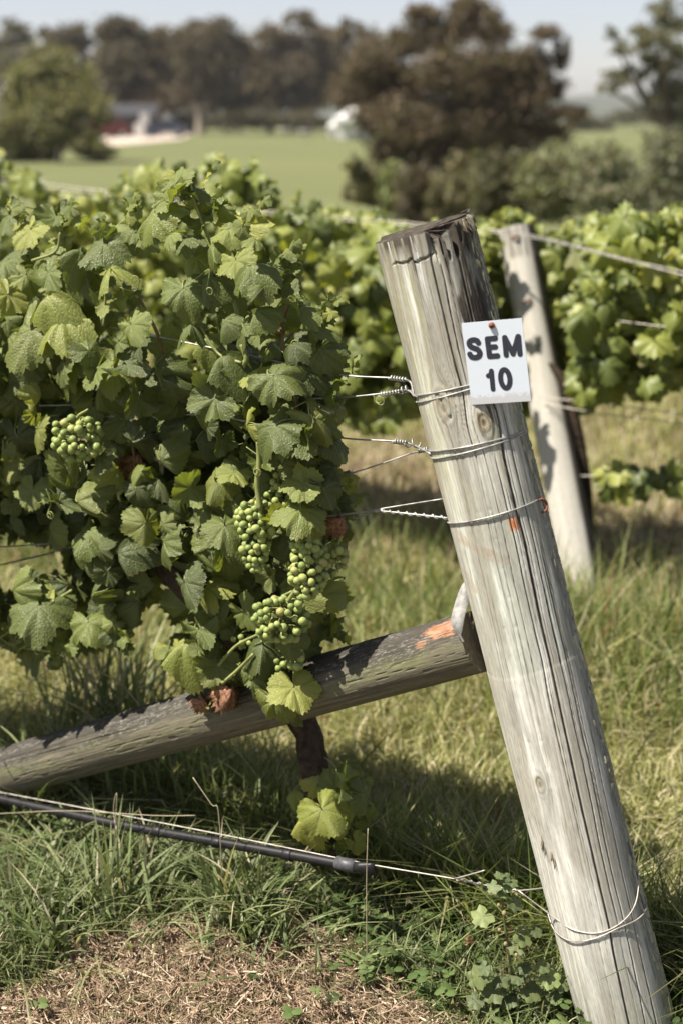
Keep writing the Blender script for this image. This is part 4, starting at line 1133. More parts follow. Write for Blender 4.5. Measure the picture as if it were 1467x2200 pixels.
for args in ((166, 944, 58, 46, .12, 75, 20, .15, 1, (190, 880)), (549, 1150, 46, 78, .10, 95, 20, .5, 2, (560, 1070)), (512, 1130, 14, 30, .07, 7, 20, .3, 21, (530, 1080)), (662, 1224, 52, 62, .10, 92, 20, .35, 3, (665, 1140)), (726, 1204, 20, 32, .05, 11, 19, .2, 4, (735, 1150)),
             (606, 1332, 66, 46, .105, 88, 20, .1, 5, (628, 1270)), (622, 1424, 34, 24, .06, 13, 19, .2, 6, (620, 1390)), (600, 1062, 30, 42, .045, 20, 19, .3, 7, (620, 1010)), (640, 1415, 16, 22, .08, 6, 19, .2, 9, (640, 1390)), (520, 1376, 28, 16, .05, 8, 18, .2, 8, (540, 1350)), (240, 985, 14, 24, .08, 4, 18, .0, 10, (240, 960))):
    tot += bunch(*args)

# ------------------------------------------------------------------ far row of vines with its post
P2B = on_ground(1256, 1290); P2T = at_depth(1107, 492, 4.80)
POST2 = Log(P2T, P2B - unit(P2T - P2B) * 0.2, 0.061, 0.066)
def p2_col(th, v):
    n1 = fbm(th * 7, v * 3, 91, 4); n2 = fbm(th * 20, v * 6, 92, 3)
    c = lerp((0.42, 0.395, 0.35), (0.58, 0.56, 0.52), n1)
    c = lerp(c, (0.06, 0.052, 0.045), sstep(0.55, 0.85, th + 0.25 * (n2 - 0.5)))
    c = lerp(c, (0.18, 0.165, 0.14), (v < 0.10) * sstep(0.35, 0.65, n2) * 0.9)
    for vk in (0.26, 0.42): c = lerp(c, (0.10, 0.09, 0.08), np.exp(-((v - vk) / 0.016) ** 2 - ((th - 0.05) / 0.18) ** 2))
    return c
p2_t = thing('timber_post', P2B, 'pale out of focus timber post standing behind the sign', 'post')
child(POST2.mesh(np.linspace(-math.pi, math.pi, 72, endpoint=False), np.linspace(0, POST2.L, 90), p2_col, lambda th, v: 0.004 * (fbm(th * 2, v * 4, 93, 2) - 0.5), lambda th: 0.006 * (fbm(th * 4, th * 0, 94, 2) - 0.5), post_endgrain), 'log', M_wood, p2_t)
for vk in (0.04, 0.26):
    p = POST2.P(np.array(-0.1), np.array(vk)); child(MB().add(*tube(smooth_path([p - POST2.r * .012, p + POST2.f * .012, p + POST2.r * .012], 8), .004, 6)), 'staple', M_rust, p2_t)
ROW2O = (P2B + P2T) / 2; ROW2O = np.array([ROW2O[0], ROW2O[1], 0.0])
N2 = NRM
def on_row2(px, py, n=0.0):
    r = ray(px, py); t = (n - np.dot(EYE - ROW2O, N2)) / np.dot(r, N2)
    return EYE + r * t
def wire2(label, pts, r=.0019, n=0.07, n1=None):
    nn_ = np.linspace(n, n if n1 is None else n1, len(pts)); P = smooth_path([on_row2(x, y, q) for (x, y), q in zip(pts, nn_)], 30)
    tag(MB().add(*tube(P, r, 6)).build('trellis_wire', M_wire_old), label, 'wire', 'trellis wires of the far row')
wire2('blurred top wire running left from the far post head', [(-300, 345), (180, 404), (600, 455), (900, 480), (1100, 498)])
wire2('blurred second top wire left of the far post head', [(-300, 360), (180, 412), (600, 462), (900, 486), (1100, 503)])
wire2('blurred wire sloping down to the right from the far post head', [(1105, 498), (1200, 518), (1320, 550), (1467, 584), (1700, 640)], n1=.75)
wire2('blurred wire just under the sloping top wire', [(1105, 504), (1200, 523), (1320, 554), (1467, 592), (1700, 655)], n1=.75)
wire2('upper of two blurred wires right of the far post', [(1160, 853), (1300, 868), (1467, 890), (1800, 935)])
wire2('lower of two blurred wires right of the far post', [(1170, 868), (1300, 890), (1467, 909), (1800, 955)])
wire2('blurred low wire carrying a few loose leaves', [(1245, 1022), (1400, 1024), (1800, 1030)])
wire2('blurred short wire in the leaves at the right edge', [(1330, 690), (1467, 706), (1800, 740)], n=.26)
wire2('blurred wire lying low in the grass at the right', [(1330, 1408), (1467, 1430), (1800, 1490)], r=.004, n=.3)
# canopy outline of the far row: left end to right, top and bottom in picture pixels
TOPL = np.array([(-600, 370), (-200, 365), (0, 352), (60, 372), (110, 430), (200, 440), (280, 400), (330, 375), (420, 372), (480, 356), (540, 372), (600, 440), (700, 465), (800, 470), (880, 500), (1000, 510), (1060, 470), (1100, 470), (1150, 520), (1250, 505), (1310, 470), (1380, 465), (1467, 450), (1900, 440)], float)
BOTL = np.array([(-600, 900), (0, 900), (600, 905), (760, 890), (850, 900), (900, 850), (1000, 860), (1200, 840), (1300, 835), (1467, 800), (1900, 830)], float)
fr = np.random.default_rng(11)
vines2 = [(-350, 150), (150, 480), (480, 800), (800, 1130), (1130, 1420), (1420, 1850)]
vlab = ['farther vine at the left edge, seen above the near row', 'farther vine behind the tall shoot of the near vine', 'farther vine between the near vine and the end post', 'farther vine filling the gap left of the far post',
        'farther leafy vine directly right of the far post', 'farther vine cut by the right edge of the picture']
for (xa, xb), lb in zip(vines2, vlab):
    xm = (xa + xb) / 2
    foot = on_row2(xm if xm < 1100 or xm > 1300 else 1262, 1240)
    foot[2] = float(gz(foot[0], foot[1]))
    vt = thing('grapevine', foot, lb, 'grapevine', 'vines of the far row')
    mb = MB(); c_ = 0
    want = int((xb - xa) * (2.35 if 400 < xa < 1500 else 1.7))
    while c_ < want:
        px = fr.uniform(xa - 25, xb + 25); t_ = np.interp(px, TOPL[:, 0], TOPL[:, 1]); b_ = np.interp(px, BOTL[:, 0], BOTL[:, 1])
        t_ += 34 * (vnoise(px / 38.0, 0.0, 71) - .45); b_ += 60 * (vnoise(px / 45.0, 3.0, 72) - .5)
        u_ = fr.random(); py = t_ + (b_ - t_) * u_
        if vnoise(px / 36.0, py / 36.0, 73) < 0.42 and fr.random() < .92: continue
        no = fr.normal(-0.02, 0.13)
        if 1040 < px < 1250: no = -0.13 - abs(fr.normal(0, .10))
        n = np.array([fr.normal(-.1, .45), -0.6, fr.uniform(-.1, .8)]); tip = np.array([fr.normal(0, .6), fr.normal(0, .3), -1.0])
        x, t, nn = leaf_axes(n, tip); s = fr.uniform(.045, .115)
        V, F, uv = LEAFLO[fr.integers(18)]
        mb.add(on_row2(px, py, no) + s * (np.outer(V[:, 0], x) + np.outer(V[:, 1], t) + np.outer(V[:, 2], nn)), F, 0, uv=uv); c_ += 1
    for _ in range(int((xb - xa) / 34)):       # shoots that stick out of the top
        px = fr.uniform(xa, xb); t_ = np.interp(px, TOPL[:, 0], TOPL[:, 1]); L_ = fr.uniform(15, 60)
        for q in np.arange(0, L_, 9):
            n = np.array([fr.normal(-.2, .6), fr.normal(-.4, .4), fr.uniform(0, .9)]); x, t, nn = leaf_axes(n, np.array([fr.normal(0, .8), 0, -.4])); V, F, uv = LEAFLO[fr.integers(18)]; s = fr.uniform(.03, .06) * (1.3 - q / L_ * .7)
            mb.add(on_row2(px + fr.normal(0, 7) + q * .15, t_ + 14 - q, fr.normal(0 if not 1040 < px < 1250 else -.2, .05)) + s * (np.outer(V[:, 0], x) + np.outer(V[:, 1], t) + np.outer(V[:, 2], nn)), F, 0, uv=uv)
    if xa == 1130 or xa == 1420:        # loose shoot along the low wire
        for _ in range(12 if xa == 1130 else 7):
            px = fr.uniform(1285, 1400) if xa == 1130 else fr.uniform(1400, 1480); py = 1005 + (px - 1290) * .38 + fr.uniform(-26, 40) - 40 * (px > 1400)
            n = np.array([fr.normal(-.1, .4), -0.6, fr.uniform(0, .8)]); tip = np.array([fr.normal(.3, .5), 0, -1.0]); x, t, nn = leaf_axes(n, tip); s = fr.uniform(.05, .09); V, F, uv = LEAFLO[fr.integers(18)]
            mb.add(on_row2(px, py, .08) + s * (np.outer(V[:, 0], x) + np.outer(V[:, 1], t) + np.outer(V[:, 2], nn)), F, 0, uv=uv)
    child(mb, 'foliage', M_leaf_far, vt, kind='stuff')
    mb = MB(); h = on_row2(xm if not 1100 < xm < 1300 else 1222, 850)
    mid = (foot + h) / 2 + np.array([.03, 0, 0])
    V, F, c = bark_tube([foot - UP * .05, mid, h, h + UP * .12 + ROW * .1], .018, .013, 24, 10, int(abs(xm))); mb.add(V, F, 0, c); child(mb, 'trunk', M_bark, vt)

# ------------------------------------------------------------------ distance: hills, trees, yard, shed, vehicles
M_hill = plain('far_hill_forest', (0.060, 0.068, 0.045), 0.9, var=0.4, scale=0.02)
def ridge(name, Y, pts, label):
    xs = np.linspace(-2300, 2300, 200); px = 733.5 + xs / Y * FPX
    ht = np.interp(px, [p[0] for p in pts], [p[1] for p in pts])
    ztop = np.array([at_y(733, h, Y)[2] for h in ht]) + 3.0 * (fbm(xs * .02, xs * 0, 3, 3) - .5)
    rows = []
    for u_, f_ in ((0, 0), (90, .45), (220, .8), (420, 1.0), (800, .9)):
        rows.append(np.stack([xs, Y - 420 + u_ + 0 * xs, -0.0125 * (Y - 430) + (ztop + 0.0125 * (Y - 430)) * f_], 1))
    V = np.concatenate(rows); n = len(xs); q = np.concatenate([np.arange(n - 1) + k * n for k in range(4)])
    tag(MB().add(V, np.stack([q, q + 1, q + n + 1, q + n], 1)).build(name, M_hill), label, kind='structure')
ridge('hills', 1500, [(-3000, 190), (0, 196), (700, 200), (1200, 206), (1330, 198), (1467, 205), (4000, 190)], 'distant low hills along the horizon')

M_crown = attr_mat('gum_foliage', 0.6, 0.28, 0.25, 0.25, 0.5)
M_trunk = attr_mat('gum_bark', 0.85, 0, 0.1, 0.25, 1.0)
tr_ = np.random.default_rng(17)
TREE_LIGHT = np.array([1.62, 1.58, 1.62])
def tree(name, Y, blobs, base_px, colr, label, cat='tree', group=None, leaf_px=8.5, dens=1.0, trunk_w=9, trunk_c=(0.36, 0.31, 0.26), limbs=True, clumpy=0.5):
    base = at_y(base_px, 300, Y); base[2] = float(gz(base[0], base[1]))
    k = Y / FPX / C_ * 0.98
    o = thing(name, base, label, cat, group)
    mb = MB(); cents = []
    for (cx, cy, rx, ry) in blobs:
        if name == 'brown_tree': rx, ry = rx * 1.12, ry * 1.15
        c0 = at_y(cx, cy, Y); c0[1] += tr_.normal(0, rx * k * .35); cents.append((c0, rx * k, ry * k))
        n = int(rx * ry * 3.14 / (leaf_px ** 2) * 10.0 * dens)
        d = tr_.normal(size=(n, 3)); d /= np.linalg.norm(d, axis=1)[:, None]
        d *= tr_.random(n)[:, None] ** 0.42
        # gather the leaves in clumps so that gaps stay open between them
        m = max(6, n // 50); ck = tr_.normal(size=(m, 3)); ck /= np.linalg.norm(ck, axis=1)[:, None]; ck *= tr_.random(m)[:, None] ** .35
        d = d * (1 - clumpy) * 0.75 + ck[tr_.integers(0, m, n)] * (0.35 + clumpy * .65) * 1.12 + tr_.normal(0, .10, (n, 3))
        p = c0 + d * np.array([rx * k, rx * k * .9, ry * k])
        a = tr_.normal(size=(n, 3)); a /= np.linalg.norm(a, axis=1)[:, None]; b = np.cross(a, tr_.normal(size=(n, 3))); b /= np.linalg.norm(b, axis=1)[:, None]
        s = leaf_px * k * tr_.uniform(.5, 1.05, n)[:, None]
        V = np.stack([p - a * s * .9, p + b * s * .42, p + a * s * .9, p - b * s * .42], 1).reshape(-1, 3)
        q = np.arange(n) * 4
        cc = np.asarray(colr)[None] * TREE_LIGHT * (tr_.uniform(.6, 1.35, (n, 1))) * (1 + tr_.normal(0, .06, (n, 3)))
        cc = cc * tr_.uniform(.75, 1.2, (m, 1))[tr_.integers(0, m, n)]
        mb.add(V, np.stack([q, q + 1, q + 2, q + 3], 1), 0, np.repeat(cc, 4, 0))
    child(mb, 'crown', M_crown, o, smooth=False)
    mb = MB(); topc = max(cents, key=lambda c: c[0][2])[0]
    tw = trunk_w * k
    fork = base + (np.array([topc[0], base[1], topc[2]]) - base) * .38 + np.array([tr_.normal(0, .2), 0, 0])
    mb.add(*tube(smooth_path([base - UP * .3, base + (fork - base) * .5 + np.array([tw * .4, 0, 0]), fork], 10), np.linspace(tw * .62, tw * .4, 10), 8), c=trunk_c)
    if limbs:
        for c0, rx, ry in cents:
            e = c0 + UP * ry * .3
            m_ = (fork + e) / 2 + np.array([tr_.normal(0, .15) * rx, 0, -.15 * abs(e[2] - fork[2])])
            mb.add(*tube(smooth_path([fork - UP * .1, m_, e], 8), np.linspace(tw * .3, tw * .07, 8), 5), c=np.asarray(trunk_c) * .8)
    child(mb, 'trunk', M_trunk, o)
    return o
BRN = (0.074, 0.062, 0.041); OLV = (0.088, 0.086, 0.042); GRN = (0.13, 0.145, 0.060)
G1 = 'tall gum trees behind the lawn'
tree('gum_tree', 165, [(22, 78, 46, 34), (-20, 110, 50, 50), (20, 150, 60, 50)], 10, (0.072, 0.066, 0.038), 'dark gum tree crown at the upper left corner', group=G1)
tree('gum_tree', 150, [(105, 78, 38, 30), (140, 105, 55, 45), (165, 80, 40, 28), (180, 150, 60, 50), (130, 190, 60, 50), (190, 210, 50, 40)], 150, BRN, 'dark brown gum tree rising behind the pale green tree', group=G1)
tree('gum_tree', 140, [(262, 48, 46, 30), (235, 76, 50, 40), (285, 92, 42, 50), (255, 140, 64, 50), (292, 180, 50, 40), (225, 160, 50, 45), (250, 205, 60, 34)], 262, BRN, 'tallest gum tree left of centre above the red car', group=G1, trunk_w=16)
tree('gum_tree', 150, [(345, 90, 48, 36), (325, 130, 46, 44), (368, 130, 54, 50), (345, 185, 56, 44), (320, 215, 44, 28), (380, 215, 44, 28)], 342, (0.078, 0.062, 0.036), 'gum tree above the dark shed roof', group=G1, trunk_w=12)
tree('gum_tree', 138, [(415, 72, 50, 30), (470, 72, 48, 34), (510, 105, 40, 40), (430, 115, 74, 55), (485, 150, 64, 50), (408, 180, 50, 44), (455, 205, 60, 36), (505, 205, 44, 36)], 430, BRN, 'broad gum tree right of the shed with pale trunk', group=G1, trunk_w=15)
tree('gum_tree', 155, [(640, 42, 42, 22), (600, 90, 58, 40), (655, 95, 62, 50), (560, 135, 50, 45), (620, 145, 74, 50), (680, 145, 54, 45), (590, 195, 56, 36), (660, 200, 60, 36), (545, 195, 44, 36)], 577, (0.080, 0.064, 0.040), 'gum tree in the middle behind the white tent', group=G1, trunk_w=13)
tree('gum_tree', 170, [(735, 82, 32, 25), (715, 125, 50, 40), (762, 145, 54, 40), (705, 185, 54, 44), (765, 205, 50, 40), (790, 100, 44, 40), (748, 62, 36, 26), (810, 180, 50, 50), (690, 70, 36, 26)], 720, (0.080, 0.066, 0.038), 'gum tree half hidden by the big brown tree', group=G1)
tree('gum_tree', 182, [(70, 150, 60, 50), (110, 220, 60, 40), (300, 150, 60, 50), (390, 150, 50, 50), (540, 150, 40, 50), (320, 225, 60, 26), (440, 225, 70, 28), (540, 225, 60, 28), (640, 228, 70, 26)], 535, (0.062, 0.050, 0.032), 'gum tree filling the gaps behind the row of gums', group=G1)
tree('bushy_tree', 52, [(105, 128, 62, 40), (60, 160, 66, 48), (150, 180, 68, 52), (40, 230, 70, 55), (125, 240, 80, 55), (200, 240, 46, 44), (100, 295, 90, 38), (190, 300, 48, 30), (10, 290, 60, 44)], 118, (0.125, 0.124, 0.056), 'rounded pale green tree at the left of the lawn', leaf_px=9, trunk_w=11, trunk_c=(.12, .10, .08), clumpy=.35)
tree('brown_tree', 42, [(905, 38, 36, 26), (872, 92, 54, 34), (1010, 22, 54, 30), (955, 75, 50, 38), (1052, 66, 46, 38), (800, 130, 58, 38), (772, 190, 60, 50), (862, 175, 78, 48), (965, 165, 82, 58), (1060, 150, 64, 50), (1172, 70, 42, 15), (1208, 110, 16, 36), (1140, 150, 58, 46), (1180, 185, 44, 26),
      (1105, 215, 72, 48), (1000, 260, 94, 58), (885, 255, 82, 52), (850, 320, 64, 42), (955, 330, 84, 50), (1085, 295, 84, 46), (1212, 245, 54, 20), (1180, 290, 54, 28), (1040, 350, 80, 40), (800, 250, 44, 40)], 960, (0.086, 0.068, 0.043), 'big wispy brown tree towering behind the end post', leaf_px=7.5, dens=1.25, trunk_w=20, trunk_c=(.14, .11, .085), clumpy=.5)
tree('spreading_tree', 38, [(1455, 30, 55, 40), (1405, 85, 60, 28), (1335, 105, 42, 16), (1310, 72, 18, 14), (1350, 165, 52, 22), (1440, 130, 55, 40), (1385, 135, 40, 22), (1470, 190, 50, 40), (1300, 190, 30, 14), (1480, 250, 50, 50), (1420, 215, 40, 26), (1390, 60, 40, 22), (1440, 180, 40, 30)], 1452, (0.100, 0.100, 0.062), 'open grey green tree at the upper right edge', leaf_px=7.5, dens=.85, trunk_w=24, trunk_c=(.15, .12, .09), clumpy=.6)
bl = ['low olive bush below the white tent', 'low pale bush left of the end post head', 'dark bush right behind the end post head', 'green bush above the far post head', 'rounded bush right of the far post head', 'wide bush at the right below the pale field', 'grey green bush under the spreading tree', 'bush at the right edge over the far vines']
for k, (cx, cy, rx, ry, cl_, top) in enumerate(((770, 380, 40, 50, OLV, 350), (835, 400, 60, 56, GRN, 350), (905, 400, 60, 70, BRN, 340), (985, 400, 66, 70, (.095, .088, .046), 340), (1080, 390, 76, 76, (.085, .085, .045), 330), (1190, 380, 80, 72, (.12, .125, .065), 330), (1310, 375, 84, 76, (.12, .125, .074), 340), (1430, 360, 80, 84, (.105, .11, .066), 330))):
    tree('bush', 17 + (k * 5) % 6, [(cx, cy, rx, ry), (cx - rx * .5, cy + ry * .6, rx * .7, ry * .5), (cx + rx * .5, cy + ry * .5, rx * .7, ry * .5), (cx + rx * .2, cy + ry * .9, rx * .8, ry * .5)], cx, cl_, bl[k], 'bush', 'bushes beyond the far row', leaf_px=11, trunk_w=5, limbs=False, clumpy=.5)
for k, (cx, cy, rx, ry, lb) in enumerate(((1262, 262, 60, 18, 'distant dark tree clump left of the pale right field'), (1370, 250, 70, 20, 'distant dark tree clump above the pale right field'), (1470, 255, 60, 24, 'distant dark tree clump at the right edge'))):
    tree('tree_clump', 190, [(cx, cy, rx, ry), (cx - 30, cy + 6, 40, 14), (cx + 30, cy + 4, 40, 16)], cx, (.07, .072, .045), lb, 'tree', 'dark trees beyond the right field', leaf_px=8, trunk_w=4, limbs=False)
for k, (cx, cy, rx, ry, lb) in enumerate(((520, 255, 70, 26, 'low dark shrub under the gum trees at centre'), (640, 262, 70, 24, 'low dark shrub left of the white tent'), (410, 262, 44, 22, 'low dark shrub right of the blue car'), (850, 285, 60, 24, 'low dark shrub right of the white tent'), (60, 325, 70, 30, 'low shrub at the foot of the pale green tree'), (205, 325, 44, 22, 'low shrub beside the gravel yard'))):
    tree('shrub', 150 if cy < 300 else 54, [(cx, cy, rx, ry), (cx + rx * .5, cy + 4, rx * .6, ry * .7), (cx - rx * .5, cy + 4, rx * .6, ry * .7)], cx, (.06, .054, .032) if cy < 300 else (.085, .082, .042), lb, 'shrub', 'low shrubs round the lawn', leaf_px=8, trunk_w=3, limbs=False)
# gravel yard, lying on the lawn
def patch(name, px_pts, lift, mat, label):
    P = []
    for (x, y) in px_pts:
        p = on_ground(x, y, -1.2)
        for _ in range(30): p = on_ground(x, y, float(gz(p[0], p[1])) * .5 + p[2] * .5)
        P.append([p[0], p[1]])
    P = np.array(P); c = P.mean(0); m = len(P); V = [np.array([c[0], c[1], gz(*c) + lift])]
    for q in (.5, 1.0):
        for p in P: w_ = c + (p - c) * q; V.append(np.array([w_[0], w_[1], float(gz(*w_)) + lift]))
    F = [(0, 1 + k, 1 + (k + 1) % m) for k in range(m)] + [(1 + k, 1 + m + k, 1 + m + (k + 1) % m) for k in range(m)] + [(1 + k, 1 + m + (k + 1) % m, 1 + (k + 1) % m) for k in range(m)]
    tag(MB().add(np.array(V), np.array(F)).build(name, mat, smooth=False), label, kind='structure')
patch('path', [(215, 300), (240, 286), (300, 284), (380, 283), (420, 288), (390, 300), (300, 309), (240, 314)], .03, plain('pale_gravel', (0.48, 0.40, 0.34), .95, var=.2, scale=2.0), 'pale pinkish gravel yard in front of the shed')
def gp(px, Y):
    p = at_y(px, 280, Y); p[2] = float(gz(p[0], p[1])); return p
M_glassd = plain('dark_window', (0.02, 0.022, 0.026), .15, 0, .1, 5)
M_tyre = plain('tyre_rubber', (0.02, 0.02, 0.02), .8)
M_rim = plain('wheel_rim', (0.4, 0.4, 0.4), .4, .6)
def car(px, Y, paint, label, rz=0.15):
    b = gp(px, Y); o = thing('parked_car', b, label, 'car', 'vehicles parked by the shed')
    ca, sa = math.cos(rz), math.sin(rz)
    def T(V): V = np.asarray(V, float); return np.stack([V[:, 0] * ca - V[:, 1] * sa, V[:, 0] * sa + V[:, 1] * ca, V[:, 2]], 1) + b
    prof = [(-2.1, .35), (-2.15, .75), (-1.95, .98), (-1.1, 1.02), (-.55, 1.45), (.95, 1.48), (1.6, 1.0), (2.05, .92), (2.12, .40)]
    def ext(pr, w0, w1):
        n = len(pr); V = [(x, -w0 if z < 1.1 else -w1, z) for x, z in pr] + [(x, w0 if z < 1.1 else w1, z) for x, z in pr]
        F = [(k, (k + 1) % n, n + (k + 1) % n) for k in range(n)] + [(k, n + (k + 1) % n, n + k) for k in range(n)] + [(0, k + 1, k) for k in range(1, n - 1)] + [(n, n + k, n + k + 1) for k in range(1, n - 1)]
        return T(V), np.array(F)
    m = plain('car_paint', paint, .3, 0, .05, 1.0, .5)
    child(MB().add(*ext(prof, .85, .68)), 'body', m, o, smooth=False)
    for sd in (-1, 1):
        V = T([(-.95, sd * .80, 1.06), (-.5, sd * .72, 1.38), (.85, sd * .72, 1.40), (1.35, sd * .80, 1.06)]); V = np.concatenate([V, T([(-.95, sd * .87, 1.06), (-.5, sd * .76, 1.38), (.85, sd * .76, 1.40), (1.35, sd * .87, 1.06)])])
        child(MB().add(V, np.array([(0, 1, 2, 3), (4, 7, 6, 5), (0, 4, 5, 1), (1, 5, 6, 2), (2, 6, 7, 3), (3, 7, 4, 0)])), 'window', M_glassd, o, smooth=False)
        for x in (-1.3, 1.3):
            wv, wf = tube(np.array([(x, sd * .66, .33), (x, sd * .70, .33), (x, sd * .88, .33), (x, sd * .90, .33)]), [.30, .33, .33, .28], 18)
            wh = child(MB().add(T(wv), wf), 'wheel', M_tyre, o, smooth=False)
            rv, rf = tube(np.array([(x, sd * .86, .33), (x, sd * .915, .33)]), .19, 12); child(MB().add(T(rv), rf), 'rim', M_rim, wh, smooth=False)
        hv, hf = box((-2.13, sd * .6, .72), (.08, .34, .16)); child(MB().add(T(hv), hf), 'headlight', M_rim, o, smooth=False)
car(222, 121, (0.16, 0.024, 0.018), 'red car parked left of the shed', .5)
car(352, 124, (0.03, 0.035, 0.055), 'dark blue car parked right of the shed', -.1)
sb = gp(275, 132); shed = thing('shed', sb, 'long dark shed with grey roof under the gum trees', 'shed')
M_shedw = plain('shed_wall_dark', (0.06, 0.055, 0.05), .8, var=.2, scale=1.0); M_roof = plain('grey_roof_sheet', (0.035, 0.035, 0.042), .85, 0, .15, 1.0)
child(MB().add(*box(sb + np.array([0, 0, .95]), (5.2, 4, 1.9))), 'wall', M_shedw, shed, smooth=False)
rv = np.array([(-2.9, -2.4, 1.75), (2.9, -2.4, 1.75), (2.9, 0, 2.7), (-2.9, 0, 2.7), (-2.9, 2.4, 1.75), (2.9, 2.4, 1.75)]) ; rv = np.concatenate([rv, rv + [0, 0, .12]]) + sb
child(MB().add(rv, np.array([(0, 3, 2, 1), (3, 4, 5, 2), (6, 7, 8, 9), (9, 8, 11, 10), (0, 1, 7, 6), (4, 10, 11, 5), (0, 6, 9, 3), (3, 9, 10, 4), (1, 2, 8, 7), (2, 5, 11, 8)])), 'roof', M_roof, shed, smooth=False)
child(MB().add(*box(sb + np.array([-.8, -2.02, .9]), (1.1, .08, 1.7))), 'door', plain('shed_door', (.12, .09, .07), .7), shed, smooth=False)
for wx in (.8, 1.9): child(MB().add(*box(sb + np.array([wx, -2.02, 1.2]), (.7, .07, .6))), 'window', M_glassd, shed, smooth=False)
M_canvas = plain('white_canvas', (0.80, 0.80, 0.80), .7, var=.04, scale=1.0); M_pole = plain('pale_pole', (.55, .53, .5), .5)
def sail(px, Y, w_, h_, label):
    b = gp(px, Y); o = thing('marquee_tent', b, label, 'tent')
    hw = w_ / 2; ring_ = [(-hw, -hw), (hw, -hw), (hw, hw), (-hw, hw)]
    V = [(x, y, h_ * .62) for x, y in ring_] + [(x * .5, y * .5, h_ * .76) for x, y in ring_] + [(0, 0, h_)] + [(x, y, h_ * .50) for x, y in ring_]
    F = [(k, (k + 1) % 4, 4 + (k + 1) % 4) for k in range(4)] + [(k, 4 + (k + 1) % 4, 4 + k) for k in range(4)] + [(4 + k, 4 + (k + 1) % 4, 8) for k in range(4)] + [(9 + k, 9 + (k + 1) % 4, (k + 1) % 4) for k in range(4)] + [(9 + k, (k + 1) % 4, k) for k in range(4)]
    child(MB().add(np.array(V) + b, np.array(F)), 'canopy', M_canvas, o, smooth=False)
    for x, y in ring_: child(MB().add(*tube(np.array([b + [x * .97, y * .97, 0], b + [x * .97, y * .97, h_ * .6]]), .05, 8)), 'leg', M_pole, o)
    wallv, wallf = box(b + [0, hw * .96, h_ * .3], (w_ * .94, .04, h_ * .56)); child(MB().add(wallv, wallf), 'side_wall', M_canvas, o, smooth=False)
sail(760, 108, 2.7, 2.6, 'bright white peaked tent beside the brown tree')
sail(722, 118, 1.3, 1.6, 'smaller pale tent just left of the bright white tent')
def table(px, Y, label):
    b = gp(px, Y); o = thing('garden_table', b, label, 'table', 'pale tables at the edge of the lawn')
    child(MB().add(*tube(np.array([b + UP * .70, b + UP * .71, b + UP * .75, b + UP * .76]), [.5, .55, .55, .5], 20)), 'table_top', M_pole, o, smooth=False)
    for a in range(4): child(MB().add(*tube(np.array([b + [.35 * math.cos(a * 1.57 + .8), .35 * math.sin(a * 1.57 + .8), 0], b + [.3 * math.cos(a * 1.57 + .8), .3 * math.sin(a * 1.57 + .8), .71]]), .03, 6)), 'leg', M_pole, o)
table(655, 100, 'pale round garden table in front of the gum trees'); table(612, 116, 'pale garden table farther left on the lawn edge'); table(775, 98, 'pale garden table below the white tent')
for px, lb in ((300, 'white signboard standing in front of the shed'), (312, 'taller white board leaning by the shed corner')):
    b = gp(px, 118 if px == 300 else 126); o = thing('signboard', b, lb, 'board')
    h_ = 1.2 if px == 300 else 2.0
    child(MB().add(*box(b + UP * (h_ * .6), (.75, .06, h_ * .8))), 'panel', M_pole, o, smooth=False)
    for sx in (-.3, .3): child(MB().add(*box(b + [sx, .05, h_ * .5], (.06, .05, h_))), 'leg', M_trunk, o, smooth=False)

# ------------------------------------------------------------------ grass, straw, weeds
gr_ = np.random.default_rng(23)
def blades(x, y, h, wd, az, bend, c, segs=3, twist=None, z0=None):
    n = len(x); z = gz(x, y) - .004 if z0 is None else z0
    u = np.linspace(0, 1, segs + 1)
    L = np.stack([np.cos(az), np.sin(az)], 1)
    tw_ = az + math.pi / 2 + (gr_.normal(0, .7, n) if twist is None else twist); Wd = np.stack([np.cos(tw_), np.sin(tw_)], 1)
    V = []; 
    for k, t in enumerate(u):
        off = h * bend * t ** 2; up = h * (t - .38 * np.minimum(bend, 1.5) * t ** 2.2)
        cx = np.stack([x + L[:, 0] * off, y + L[:, 1] * off, z + up], 1)
        ww = wd * (1 - t ** 2.2) * .5 * (0.75 + .5 * min(t * 3, 1)) 
        if k < segs:
            V += [cx - np.concatenate([Wd * ww[:, None], np.zeros((n, 1))], 1), cx + np.concatenate([Wd * ww[:, None], np.zeros((n, 1))], 1)]
        else: V += [cx]
    m = len(V); VV = np.stack(V, 1).reshape(-1, 3); b = np.arange(n)[:, None] * m
    F = []
    for k in range(segs - 1): F += [b + np.array([[2 * k, 2 * k + 1, 2 * k + 3]]), b + np.array([[2 * k, 2 * k + 3, 2 * k + 2]])]
    F += [b + np.array([[2 * segs - 2, 2 * segs - 1, 2 * segs]])]
    return VV, np.concatenate(F), np.repeat(c, m, 0)
def pick(n, cols, wts):
    k = gr_.choice(len(cols), n, p=np.array(wts) / sum(wts)); return np.array(cols)[k] * gr_.uniform(.75, 1.25, (n, 1))
def sn(x, y):
    return (x - BASE[0]) * ROW[0] + (y - BASE[1]) * ROW[1], (x - BASE[0]) * NRM[0] + (y - BASE[1]) * NRM[1]
_sb = np.array([sn(*on_ground(x, y)[:2]) for x, y in ((-250, 2190), (0, 2125), (130, 2065), (250, 2010), (420, 2000), (560, 1985), (640, 1945), (745, 1965), (800, 2060), (900, 2120), (985, 2200), (1050, 2330))])
_sb = _sb[np.argsort(_sb[:, 0])]
def straw_mask(x, y):
    """1 where the cut straw lies: the camera's side of a ragged edge along the row"""
    s, n = sn(x, y)
    e = n - .05 - np.interp(s, _sb[:, 0], _sb[:, 1]) + 0.34 * (fbm(x * 7, y * 7, 101, 4) - .5)
    return sstep(-.02, .06, e)
